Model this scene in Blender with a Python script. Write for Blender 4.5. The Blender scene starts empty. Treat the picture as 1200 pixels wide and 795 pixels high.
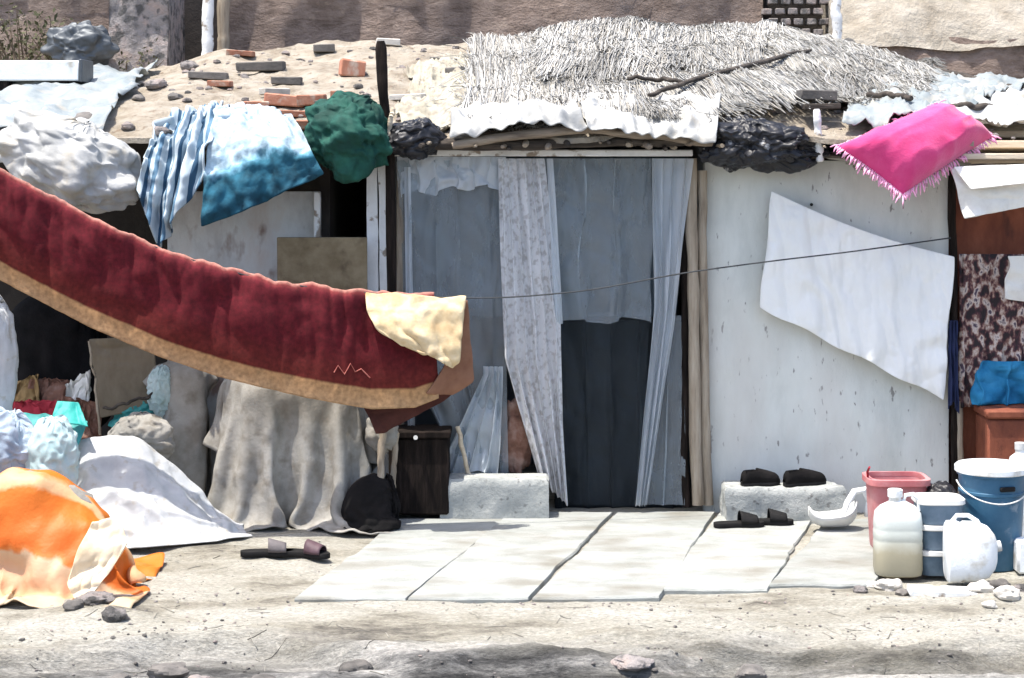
import bpy, math, random
import numpy as np
from mathutils import Vector

random.seed(11)
rng = np.random.default_rng(11)
PI = math.pi
F, CZ, HY, CX = 2180.0, 1.93, 175.0, 600.0        # focal length in photo pixels, eye height, horizon row, centre column
scene = bpy.context.scene
COL = scene.collection


def P(px, py, Y):
    return np.array([(px - CX) / F * Y, Y, CZ - (py - HY) / F * Y])


def GY(py):                                        # distance of the ground seen at row py
    return F * CZ / (py - HY)


# ------------------------------------------------------------------ noise
_perm = np.random.default_rng(3).permutation(256)
_perm = np.concatenate([_perm, _perm, _perm])
_val = np.random.default_rng(4).uniform(-1, 1, 256)


def vnoise(p):
    p = np.asarray(p, float)
    i = np.floor(p).astype(int)
    f = p - i
    f = f * f * f * (f * (f * 6 - 15) + 10)
    i &= 255
    x, y, z = i[..., 0], i[..., 1], i[..., 2]
    def h(a, b, c):
        return _val[_perm[_perm[_perm[(x + a) & 255] + ((y + b) & 255)] + ((z + c) & 255)]]
    fx, fy, fz = f[..., 0], f[..., 1], f[..., 2]
    def lp(a, b, t): return a + (b - a) * t
    return lp(lp(lp(h(0,0,0), h(1,0,0), fx), lp(h(0,1,0), h(1,1,0), fx), fy),
              lp(lp(h(0,0,1), h(1,0,1), fx), lp(h(0,1,1), h(1,1,1), fx), fy), fz)


def fbm(p, o=4, gain=0.5):
    p = np.asarray(p, float)
    s, a = 0, 1.0
    for k in range(o):
        s = s + a * vnoise(p * 2 ** k + 17.3 * k)
        a *= gain
    return s


def crease(p, o=3):                                # long sharp folds, as in crumpled cloth
    p = np.asarray(p, float)
    p = p + 0.35 * np.stack([vnoise(p * 0.8 + 31), vnoise(p * 0.8 + 57), vnoise(p * 0.8 + 83)], -1)
    s, a, t = 0, 1.0, 0.0
    for k in range(o):
        th = 0.5 + 1.15 * k; c, d = math.cos(th), math.sin(th)
        q = np.stack([(c * p[..., 0] + d * p[..., 2]) * 1.5, p[..., 1], (-d * p[..., 0] + c * p[..., 2]) * 0.5], -1) * 1.75 ** k + 9.1 * k
        s = s + a * (1 - 2.6 * np.abs(vnoise(q)) ** 0.8); t += a
        a *= 0.6
    return s / t * 1.5


# ------------------------------------------------------------------ materials
def ramp(nt, stops):
    r = nt.nodes.new('ShaderNodeValToRGB')
    el = r.color_ramp.elements
    while len(el) > 1: el.remove(el[-1])
    el[0].position = stops[0][0]; el[0].color = (*stops[0][1], 1)
    for p, c in stops[1:]:
        e = el.new(p); e.color = (*c, 1)
    return r


def mat(name, cols, scale=6, rough=0.85, bump=0.3, bscale=40, stretch=(1, 1, 1), spots=None, spot_scale=25,
        spot_t=(0.62, 0.7), metal=0, trans=0, transl=0, seed=0, vary=0.0, detail=6, spec=0.3, sheen=0, bdist=0.01, attr=None,
        rust=None):
    m = bpy.data.materials.new(name); m.use_nodes = True
    nt = m.node_tree; nt.nodes.clear(); N = nt.nodes.new; L = nt.links.new
    out = N('ShaderNodeOutputMaterial'); b = N('ShaderNodeBsdfPrincipled')
    tc = N('ShaderNodeTexCoord'); oi = N('ShaderNodeObjectInfo')
    add = N('ShaderNodeVectorMath'); add.operation = 'ADD'
    mul = N('ShaderNodeMath'); mul.operation = 'MULTIPLY_ADD'; mul.inputs[1].default_value = 37.0; mul.inputs[2].default_value = seed
    L(oi.outputs['Random'], mul.inputs[0]); L(tc.outputs['Object'], add.inputs[0]); L(mul.outputs[0], add.inputs[1])
    mp = N('ShaderNodeMapping'); mp.inputs['Scale'].default_value = stretch; L(add.outputs[0], mp.inputs[0])
    n1 = N('ShaderNodeTexNoise'); n1.inputs['Scale'].default_value = scale; n1.inputs['Detail'].default_value = detail
    n1.inputs['Roughness'].default_value = 0.65
    L(mp.outputs[0], n1.inputs['Vector'])
    k = len(cols)
    r = ramp(nt, [(0.3 + 0.4 * i / max(1, k - 1), c) for i, c in enumerate(cols)])
    L(n1.outputs['Fac'], r.inputs[0])
    col = r.outputs[0]
    if attr:
        at = N('ShaderNodeAttribute'); at.attribute_name = attr
        mx = N('ShaderNodeMix'); mx.data_type = 'RGBA'; mx.blend_type = 'MULTIPLY'; mx.inputs[0].default_value = 1
        L(col, mx.inputs[6]); L(at.outputs['Color'], mx.inputs[7]); col = mx.outputs[2]
    for sp, ss, st, sd in ([(spots, spot_scale, spot_t, 3.1)] if spots else []) + ([(rust[0], rust[1], rust[2], 8.7)] if rust else []):
        n2 = N('ShaderNodeTexNoise'); n2.inputs['Scale'].default_value = ss; n2.inputs['Detail'].default_value = 4
        ad2 = N('ShaderNodeVectorMath'); ad2.operation = 'ADD'; ad2.inputs[1].default_value = (sd, sd, sd)
        L(mp.outputs[0], ad2.inputs[0]); L(ad2.outputs[0], n2.inputs['Vector'])
        mr = N('ShaderNodeMapRange'); mr.inputs[1].default_value = st[0]; mr.inputs[2].default_value = st[1]
        L(n2.outputs['Fac'], mr.inputs[0])
        mx = N('ShaderNodeMix'); mx.data_type = 'RGBA'; L(mr.outputs[0], mx.inputs[0]); L(col, mx.inputs[6])
        mx.inputs[7].default_value = (*sp, 1); col = mx.outputs[2]
    if vary:
        mm = N('ShaderNodeMapRange'); mm.inputs[3].default_value = 1 - vary; mm.inputs[4].default_value = 1 + vary
        L(oi.outputs['Random'], mm.inputs[0])
        mx = N('ShaderNodeMix'); mx.data_type = 'RGBA'; mx.blend_type = 'MULTIPLY'; mx.inputs[0].default_value = 1
        L(col, mx.inputs[6]); L(mm.outputs[0], mx.inputs[7]); col = mx.outputs[2]
    L(col, b.inputs['Base Color'])
    b.inputs['Roughness'].default_value = rough; b.inputs['Metallic'].default_value = metal
    b.inputs['Specular IOR Level'].default_value = spec
    if sheen: b.inputs['Sheen Weight'].default_value = sheen
    if bump:
        n3 = N('ShaderNodeTexNoise'); n3.inputs['Scale'].default_value = bscale; n3.inputs['Detail'].default_value = 8
        n3.inputs['Roughness'].default_value = 0.7
        L(mp.outputs[0], n3.inputs['Vector'])
        bp = N('ShaderNodeBump'); bp.inputs['Strength'].default_value = bump; bp.inputs['Distance'].default_value = bdist
        L(n3.outputs['Fac'], bp.inputs['Height']); L(bp.outputs[0], b.inputs['Normal'])
    sh = b.outputs[0]
    if transl:
        t = N('ShaderNodeBsdfTranslucent'); L(col, t.inputs['Color'])
        ms = N('ShaderNodeMixShader'); ms.inputs[0].default_value = transl; L(sh, ms.inputs[1]); L(t.outputs[0], ms.inputs[2]); sh = ms.outputs[0]
    if trans:
        t = N('ShaderNodeBsdfTransparent'); t.inputs['Color'].default_value = (0.93, 0.96, 0.97, 1)
        ms = N('ShaderNodeMixShader')
        mr = N('ShaderNodeMapRange'); mr.inputs[1].default_value = 0.3; mr.inputs[2].default_value = 0.7
        mr.inputs[3].default_value = trans - 0.1; mr.inputs[4].default_value = min(0.97, trans + 0.1)
        L(n1.outputs['Fac'], mr.inputs[0]); L(mr.outputs[0], ms.inputs[0])
        L(sh, ms.inputs[1]); L(t.outputs[0], ms.inputs[2]); sh = ms.outputs[0]
    L(sh, out.inputs['Surface'])
    return m


M = {}
M['plaster'] = mat('whitewashed plaster', [(0.46, 0.475, 0.435), (0.60, 0.61, 0.565), (0.665, 0.67, 0.625)], 3, 0.9, 0.5, 30, (1, 1, 0.35),
                   spots=(0.24, 0.23, 0.215), spot_scale=34, spot_t=(0.655, 0.70), rust=((0.50, 0.475, 0.43), 2.6, (0.50, 0.75)))
M['plaster_old'] = mat('stained old plaster', [(0.40, 0.40, 0.39), (0.55, 0.57, 0.56), (0.50, 0.46, 0.42)], 5, 0.9, 0.4, 30, (1, 1, 0.5),
                       spots=(0.25, 0.19, 0.16), spot_scale=9, spot_t=(0.58, 0.7))
M['mud_roof'] = mat('dry mud', [(0.25, 0.205, 0.15), (0.40, 0.345, 0.27), (0.49, 0.445, 0.37)], 6, 0.95, 1.0, 25, bdist=0.05,
                    spots=(0.22, 0.16, 0.11), spot_scale=18, spot_t=(0.6, 0.72))
M['mud_wall'] = mat('mud wall', [(0.17, 0.125, 0.10), (0.29, 0.22, 0.18), (0.39, 0.305, 0.255)], 7, 0.95, 1.0, 14, (1, 1, 1.6), bdist=0.06,
                    spots=(0.40, 0.31, 0.25), spot_scale=10, spot_t=(0.6, 0.72))
M['mud_cap'] = mat('mud capping in sunlit tone', [(0.25, 0.215, 0.165), (0.36, 0.32, 0.26), (0.43, 0.39, 0.33)], 5, 0.95, 0.9, 20, bdist=0.04)  # weathered top; its sunlit paleness is put into the colour
M['rubble_stone'] = mat('rubble stone', [(0.15, 0.14, 0.135), (0.30, 0.27, 0.255), (0.40, 0.31, 0.27)], 8, 0.95, 1.0, 12, vary=0.2, bdist=0.05,
                        spots=(0.10, 0.095, 0.09), spot_scale=13, spot_t=(0.52, 0.62))
M['cream'] = mat('cream dusty sheet', [(0.24, 0.215, 0.16), (0.34, 0.315, 0.25), (0.41, 0.39, 0.33)], 6, 0.9, 0.6, 40, spots=(0.22, 0.19, 0.15), spot_scale=14, spot_t=(0.54, 0.68))
M['brick'] = mat('fired brick', [(0.26, 0.10, 0.06), (0.36, 0.16, 0.10), (0.42, 0.23, 0.16)], 9, 0.9, 0.6, 50, vary=0.3,
                 spots=(0.42, 0.34, 0.27), spot_scale=14, spot_t=(0.55, 0.7))
M['dark_stone'] = mat('dark stone', [(0.07, 0.065, 0.06), (0.13, 0.12, 0.11), (0.2, 0.18, 0.16)], 9, 0.9, 0.6, 40, vary=0.3)
M['pale_stone'] = mat('pale stone', [(0.36, 0.34, 0.30), (0.48, 0.45, 0.40), (0.56, 0.53, 0.48)], 9, 0.92, 0.6, 40, vary=0.25)
M['concrete'] = mat('rough concrete', [(0.25, 0.26, 0.25), (0.34, 0.35, 0.33), (0.42, 0.42, 0.39)], 8, 0.92, 0.8, 45,
                    spots=(0.18, 0.18, 0.17), spot_scale=30, spot_t=(0.6, 0.7))
M['slab'] = mat('paving concrete', [(0.225, 0.235, 0.215), (0.30, 0.31, 0.29), (0.345, 0.352, 0.338)], 6, 0.9, 1.0, 40, (0.6, 1, 1),
                spots=(0.20, 0.19, 0.16), spot_scale=5, spot_t=(0.50, 0.74), vary=0.05)
M['wood'] = mat('weathered wood', [(0.20, 0.155, 0.11), (0.33, 0.27, 0.20), (0.42, 0.36, 0.28)], 9, 0.85, 0.8, 30, (4, 4, 0.4))
M['wood_h'] = mat('weathered wood beam', [(0.13, 0.10, 0.075), (0.25, 0.20, 0.15), (0.36, 0.30, 0.23)], 9, 0.85, 0.8, 30, (0.5, 4, 4))
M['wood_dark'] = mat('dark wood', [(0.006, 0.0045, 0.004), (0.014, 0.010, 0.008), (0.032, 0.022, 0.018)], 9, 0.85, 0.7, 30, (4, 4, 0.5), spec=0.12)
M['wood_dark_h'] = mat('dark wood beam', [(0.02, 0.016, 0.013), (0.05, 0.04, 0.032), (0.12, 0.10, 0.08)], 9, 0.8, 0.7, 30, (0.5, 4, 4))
M['wood_pale'] = mat('bare pale timber', [(0.42, 0.34, 0.24), (0.55, 0.46, 0.34), (0.62, 0.54, 0.43)], 8, 0.85, 0.5, 30, (0.5, 4, 4))
M['white_paint'] = mat('flaking white paint', [(0.62, 0.62, 0.60), (0.74, 0.74, 0.72), (0.80, 0.80, 0.78)], 7, 0.7, 0.4, 40,
                       spots=(0.30, 0.25, 0.20), spot_scale=16, spot_t=(0.58, 0.66))
M['rust'] = mat('red brown rusted sheet', [(0.10, 0.028, 0.016), (0.19, 0.055, 0.028), (0.26, 0.085, 0.045)], 6, 0.75, 0.5, 40, (1, 1, 0.5),
                spots=(0.05, 0.02, 0.015), spot_scale=8, spot_t=(0.58, 0.72))
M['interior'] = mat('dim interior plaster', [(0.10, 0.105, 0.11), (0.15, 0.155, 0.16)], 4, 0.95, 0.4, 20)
M['dark_mud'] = mat('near-black mud', [(0.025, 0.021, 0.019), (0.05, 0.042, 0.036)], 5, 0.95, 0.6, 20)  # near-black mud for inner walls, screen backing and gap panel
M['straw'] = mat('grey weathered reed', [(0.33, 0.325, 0.31), (0.43, 0.425, 0.405), (0.50, 0.495, 0.475)], 5, 0.85, 0.2, 60, attr='tint')
M['plastic_white'] = mat('white plastic sheeting', [(0.19, 0.225, 0.235), (0.29, 0.325, 0.33), (0.36, 0.38, 0.38)], 6, 0.5, 0.25, 30,
                         spots=(0.42, 0.39, 0.33), spot_scale=7, spot_t=(0.52, 0.72), transl=0.2)
M['sack_white'] = mat('white woven sack', [(0.29, 0.29, 0.275), (0.38, 0.38, 0.365), (0.45, 0.45, 0.44)], 6, 0.7, 0.35, 70,
                      spots=(0.38, 0.34, 0.27), spot_scale=7, spot_t=(0.56, 0.72))
M['tarp_white'] = mat('white tarpaulin', [(0.40, 0.41, 0.42), (0.50, 0.51, 0.51), (0.56, 0.565, 0.565)], 5, 0.5, 0.3, 45,
                      spots=(0.42, 0.40, 0.36), spot_scale=20, spot_t=(0.58, 0.68), transl=0.12)
M['dusty_cloth'] = mat('dusty grey canvas', [(0.20, 0.185, 0.16), (0.29, 0.275, 0.245), (0.36, 0.345, 0.315)], 5, 0.95, 0.4, 60,
                       spots=(0.20, 0.18, 0.15), spot_scale=14, spot_t=(0.48, 0.70))
M['teal'] = mat('teal tarpaulin', [(0.02, 0.16, 0.16), (0.04, 0.28, 0.27), (0.10, 0.38, 0.37)], 5, 0.55, 0.3, 40)
M['aqua_bag'] = mat('pale aqua plastic', [(0.36, 0.52, 0.52), (0.52, 0.65, 0.65), (0.62, 0.72, 0.72)], 6, 0.4, 0.2, 40, transl=0.25)
M['steel_cloth'] = mat('grey blue cloth', [(0.20, 0.26, 0.33), (0.33, 0.40, 0.47), (0.48, 0.54, 0.6)], 6, 0.85, 0.3, 60)
M['green_bag'] = mat('dark green cloth', [(0.003, 0.028, 0.021), (0.006, 0.055, 0.040), (0.016, 0.10, 0.07)], 7, 0.8, 0.4, 50)
M['black_bag'] = mat('black plastic', [(0.010, 0.010, 0.012), (0.022, 0.022, 0.025)], 6, 0.38, 0.3, 30, spots=(0.25, 0.25, 0.25), spot_scale=14, spot_t=(0.64, 0.7))
M['black_cloth'] = mat('black cloth', [(0.006, 0.006, 0.006), (0.015, 0.013, 0.013)], 8, 0.95, 0.4, 40, spec=0.1)
M['black_rubber'] = mat('black rubber', [(0.007, 0.007, 0.007), (0.016, 0.015, 0.015)], 12, 0.75, 0.2, 60, spec=0.15)
M['grey_rubber'] = mat('scuffed grey rubber', [(0.07, 0.062, 0.065), (0.14, 0.125, 0.125)], 12, 0.7, 0.2, 60)
M['board'] = mat('stained plywood', [(0.13, 0.10, 0.055), (0.19, 0.15, 0.09), (0.25, 0.205, 0.13)], 8, 0.9, 0.4, 40,
                 spots=(0.10, 0.075, 0.045), spot_scale=10, spot_t=(0.56, 0.7))
M['cardboard'] = mat('worn cardboard', [(0.12, 0.095, 0.065), (0.18, 0.145, 0.10), (0.23, 0.19, 0.14)], 6, 0.95, 0.4, 40, (1, 1, 0.3))
M['pink'] = mat('hot pink cushion cloth', [(0.47, 0.020, 0.125), (0.55, 0.032, 0.16), (0.60, 0.06, 0.205)], 5, 0.8, 0.3, 80, sheen=0.4)
M['fringe'] = mat('pale pink fringe', [(0.75, 0.28, 0.48), (0.85, 0.50, 0.63)], 20, 0.9, 0.1, 80)
M['red_rag'] = mat('red rag', [(0.25, 0.02, 0.03), (0.42, 0.04, 0.06)], 8, 0.9, 0.3, 50)
M['ochre_rag'] = mat('ochre rag', [(0.18, 0.11, 0.04), (0.33, 0.22, 0.10)], 8, 0.9, 0.3, 50)
M['brown_rag'] = mat('brown rag', [(0.10, 0.05, 0.035), (0.20, 0.10, 0.07), (0.32, 0.22, 0.18)], 9, 0.9, 0.3, 50)
M['sheet'] = mat('white cotton sheet', [(0.84, 0.84, 0.81), (0.90, 0.90, 0.87)], 3, 0.85, 0.2, 60, transl=0.15)
M['linen'] = mat('off white linen', [(0.58, 0.56, 0.52), (0.70, 0.68, 0.63), (0.74, 0.73, 0.69)], 6, 0.9, 0.3, 60)
M['blue_cloth'] = mat('bright blue cloth', [(0.008, 0.09, 0.20), (0.015, 0.17, 0.33), (0.04, 0.24, 0.42)], 6, 0.8, 0.3, 50)
M['navy'] = mat('navy cloth', [(0.008, 0.012, 0.035), (0.02, 0.03, 0.09)], 8, 0.85, 0.3, 50)
M['bucket_blue'] = mat('blue plastic', [(0.022, 0.075, 0.13), (0.032, 0.105, 0.18), (0.05, 0.135, 0.215)], 5, 0.42, 0.1, 60,
                       spots=(0.16, 0.22, 0.28), spot_scale=14, spot_t=(0.6, 0.7))
M['plastic_slate'] = mat('slate blue plastic', [(0.06, 0.09, 0.13), (0.10, 0.15, 0.20), (0.16, 0.21, 0.27)], 6, 0.45, 0.1, 60)
M['plastic_lid'] = mat('white plastic', [(0.70, 0.73, 0.74), (0.80, 0.82, 0.82)], 6, 0.42, 0.25, 50, spots=(0.46, 0.43, 0.36), spot_scale=11, spot_t=(0.54, 0.72))
M['plastic_grey'] = mat('off white plastic', [(0.50, 0.50, 0.48), (0.62, 0.62, 0.60)], 8, 0.5, 0.1, 60)
M['plastic_pink'] = mat('faded red plastic', [(0.58, 0.16, 0.17), (0.66, 0.27, 0.27), (0.72, 0.42, 0.41)], 5, 0.5, 0.1, 60, transl=0.3)
M['wire'] = mat('clothes line', [(0.03, 0.033, 0.036), (0.05, 0.053, 0.056)], 30, 0.7, 0)
M['leaf'] = mat('dusty olive leaves', [(0.055, 0.06, 0.028), (0.09, 0.09, 0.045), (0.14, 0.125, 0.075)], 7, 0.8, 0)
M['twig'] = mat('dry twig', [(0.10, 0.075, 0.05), (0.18, 0.14, 0.10)], 12, 0.9, 0.4, 60)
M['tin'] = mat('dull grey tin', [(0.06, 0.068, 0.075), (0.12, 0.13, 0.14)], 7, 0.5, 0.2, 40, metal=0.4)
M['fray'] = mat('film A', [(0.36, 0.42, 0.46), (0.52, 0.57, 0.60), (0.66, 0.69, 0.70)], 3, 0.5, 0.3, 25, (1, 1, 0.3), trans=0.55, transl=0.25)
M['film'] = mat('clear plastic film', [(0.42, 0.50, 0.55), (0.54, 0.60, 0.64), (0.70, 0.74, 0.76)], 6, 0.22, 0.6, 14, (1, 1, 0.35), trans=0.64, transl=0.3, spec=0.6, bdist=0.02)
M['film_thin'] = mat('thin clear film', [(0.20, 0.25, 0.29), (0.34, 0.38, 0.41)], 5, 0.3, 0.6, 14, (1, 1, 0.35), trans=0.96, transl=0.3, spec=0.6, bdist=0.02)
M['film_thick'] = mat('milky plastic film', [(0.62, 0.68, 0.73), (0.76, 0.79, 0.82)], 6, 0.25, 0.5, 14, (1, 1, 0.35), trans=0.22, transl=0.3, spec=0.6, bdist=0.02)
M['lace'] = mat('white lace curtain', [(0.72, 0.72, 0.73), (0.82, 0.82, 0.83), (0.86, 0.86, 0.86)], 8, 0.8, 0.3, 50,
                spots=(0.60, 0.58, 0.57), spot_scale=30, spot_t=(0.50, 0.62), trans=0.07, transl=0.25)
M['inner_cloth'] = mat('dark slate doorway sheet', [(0.003, 0.0045, 0.006), (0.008, 0.011, 0.013)], 4, 0.9, 0.3, 40)
del M['fray']


def gradient_mat(name, stops, axis='Z', coords='Generated', nscale=8, namp=0.25, rough=0.5, bump=0.15, bscale=60, transl=0.0, fine=None, famp=0.45):
    """colours that belong to the thing itself, ordered along one of its own axes"""
    m = bpy.data.materials.new(name); m.use_nodes = True
    nt = m.node_tree; nt.nodes.clear(); N = nt.nodes.new; L = nt.links.new
    out = N('ShaderNodeOutputMaterial'); b = N('ShaderNodeBsdfPrincipled'); tc = N('ShaderNodeTexCoord')
    s = N('ShaderNodeSeparateXYZ'); L(tc.outputs[coords], s.inputs[0])
    n = N('ShaderNodeTexNoise'); n.inputs['Scale'].default_value = nscale; n.inputs['Detail'].default_value = 6
    L(tc.outputs['Object'], n.inputs['Vector'])
    ma = N('ShaderNodeMath'); ma.operation = 'MULTIPLY_ADD'; ma.inputs[1].default_value = namp; L(n.outputs['Fac'], ma.inputs[0])
    sb = N('ShaderNodeMath'); sb.operation = 'SUBTRACT'; sb.inputs[1].default_value = namp * 0.5
    L(s.outputs[axis], sb.inputs[0]); L(sb.outputs[0], ma.inputs[2])
    r = ramp(nt, stops); L(ma.outputs[0], r.inputs[0])
    col = r.outputs[0]
    if fine:
        n2 = N('ShaderNodeTexNoise'); n2.inputs['Scale'].default_value = fine; n2.inputs['Detail'].default_value = 6
        L(tc.outputs['Object'], n2.inputs['Vector'])
        mr = N('ShaderNodeMapRange'); mr.inputs[1].default_value = 0.3; mr.inputs[2].default_value = 0.7; mr.inputs[3].default_value = 1 - famp; mr.inputs[4].default_value = 1 + famp
        L(n2.outputs['Fac'], mr.inputs[0])
        mx = N('ShaderNodeMix'); mx.data_type = 'RGBA'; mx.blend_type = 'MULTIPLY'; mx.inputs[0].default_value = 1
        L(col, mx.inputs[6]); L(mr.outputs[0], mx.inputs[7]); col = mx.outputs[2]
    L(col, b.inputs['Base Color']); b.inputs['Roughness'].default_value = rough; b.inputs['Specular IOR Level'].default_value = 0.3
    n3 = N('ShaderNodeTexNoise'); n3.inputs['Scale'].default_value = bscale; n3.inputs['Detail'].default_value = 8; L(tc.outputs['Object'], n3.inputs['Vector'])
    bp = N('ShaderNodeBump'); bp.inputs['Strength'].default_value = bump; bp.inputs['Distance'].default_value = 0.01
    L(n3.outputs['Fac'], bp.inputs['Height']); L(bp.outputs[0], b.inputs['Normal'])
    sh = b.outputs[0]
    if transl:
        t = N('ShaderNodeBsdfTranslucent'); L(col, t.inputs['Color'])
        ms = N('ShaderNodeMixShader'); ms.inputs[0].default_value = transl; L(sh, ms.inputs[1]); L(t.outputs[0], ms.inputs[2]); sh = ms.outputs[0]
    L(sh, out.inputs['Surface'])
    return m


M['carpet'] = gradient_mat('dark red carpet with tan border', [(0.0, (0.36, 0.22, 0.115)), (0.165, (0.36, 0.20, 0.09)), (0.185, (0.10, 0.014, 0.010)),
                            (0.5, (0.080, 0.0055, 0.009)), (0.94, (0.088, 0.007, 0.012)), (0.97, (0.15, 0.025, 0.025)), (1.0, (0.36, 0.18, 0.14))], 'Y', 'UV', 22, 0.012, 1.0, 0.12, 120, fine=45, famp=0.28)  # last stops paint a pinkish highlight along the lit top edge
M['carpet_back'] = mat('carpet underside', [(0.48, 0.32, 0.16), (0.60, 0.47, 0.28), (0.66, 0.56, 0.40)], 6, 0.95, 0.4, 50,
                       spots=(0.38, 0.22, 0.10), spot_scale=7, spot_t=(0.56, 0.72))
M['carpet_rust'] = mat('carpet edge', [(0.17, 0.075, 0.045), (0.27, 0.14, 0.085)], 6, 0.95, 0.4, 50)
M['murky'] = gradient_mat('jerrycan with silt', [(0.0, (0.36, 0.33, 0.24)), (0.30, (0.42, 0.38, 0.27)), (0.52, (0.58, 0.60, 0.54)), (0.8, (0.68, 0.72, 0.68)), (1, (0.78, 0.80, 0.78))], 'Z', 'Generated', 9, 0.3, 0.45, 0.1, transl=0.2)
M['blanket'] = gradient_mat('blue blanket with teal hem', [(0.0, (0.010, 0.060, 0.095)), (0.20, (0.018, 0.10, 0.15)), (0.245, (0.12, 0.26, 0.34)), (0.27, (0.30, 0.41, 0.48)), (0.36, (0.36, 0.46, 0.52)), (1, (0.40, 0.49, 0.54))], 'Y', 'UV', 16, 0.10, 0.9, 0.3, 60, fine=16)
M['orange'] = gradient_mat('orange tarp with cream lining', [(0.0, (0.52, 0.40, 0.27)), (0.12, (0.56, 0.42, 0.27)), (0.15, (0.36, 0.28, 0.15)), (0.19, (0.58, 0.30, 0.17)), (0.285, (0.56, 0.40, 0.26)), (0.297, (0.58, 0.18, 0.04)), (0.31, (0.56, 0.12, 0.015)), (0.485, (0.60, 0.15, 0.015)), (0.50, (0.62, 0.36, 0.18)), (0.53, (0.62, 0.40, 0.22)), (0.56, (0.60, 0.17, 0.02)), (1, (0.6, 0.17, 0.02))], 'Y', 'UV', 5, 0.16, 0.55, 0.3, 40, transl=0.15)  # pale stops past the middle paint a highlight along the crest


def stripes_mat(name, cols, freq, axis='X', rough=0.9, distort=0.02):
    m = bpy.data.materials.new(name); m.use_nodes = True
    nt = m.node_tree; N = nt.nodes.new; L = nt.links.new; b = nt.nodes['Principled BSDF']
    tc = N('ShaderNodeTexCoord'); s = N('ShaderNodeSeparateXYZ'); L(tc.outputs['UV'], s.inputs[0])
    mu = N('ShaderNodeMath'); mu.operation = 'MULTIPLY'; mu.inputs[1].default_value = freq; L(s.outputs[axis], mu.inputs[0])
    fr = N('ShaderNodeMath'); fr.operation = 'FRACT'; L(mu.outputs[0], fr.inputs[0])
    k = len(cols); r = ramp(nt, [(i / k, c) for i, c in enumerate(cols)]); r.color_ramp.interpolation = 'CONSTANT'
    L(fr.outputs[0], r.inputs[0]); L(r.outputs[0], b.inputs['Base Color']); b.inputs['Roughness'].default_value = rough
    return m


M['striped'] = stripes_mat('blue and white striped cloth', [(0.38, 0.45, 0.49), (0.02, 0.065, 0.12), (0.33, 0.41, 0.46), (0.08, 0.16, 0.24), (0.42, 0.48, 0.51)], 4)


def floral_mat():
    m = bpy.data.materials.new('dark floral cloth'); m.use_nodes = True
    nt = m.node_tree; N = nt.nodes.new; L = nt.links.new; b = nt.nodes['Principled BSDF']
    tc = N('ShaderNodeTexCoord'); mp = N('ShaderNodeMapping'); mp.inputs['Scale'].default_value = (1, 0.2, 0.62); L(tc.outputs['Object'], mp.inputs[0])
    n = N('ShaderNodeTexNoise'); n.inputs['Scale'].default_value = 27; n.inputs['Detail'].default_value = 5; L(mp.outputs[0], n.inputs['Vector'])
    r = ramp(nt, [(0.40, (0.018, 0.012, 0.014)), (0.47, (0.07, 0.025, 0.03)), (0.51, (0.20, 0.105, 0.085)), (0.55, (0.36, 0.27, 0.22)), (0.60, (0.52, 0.44, 0.39)), (0.66, (0.07, 0.05, 0.07))])
    L(n.outputs['Fac'], r.inputs[0]); L(r.outputs[0], b.inputs['Base Color']); b.inputs['Roughness'].default_value = 0.9
    return m


M['floral'] = floral_mat()


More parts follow.
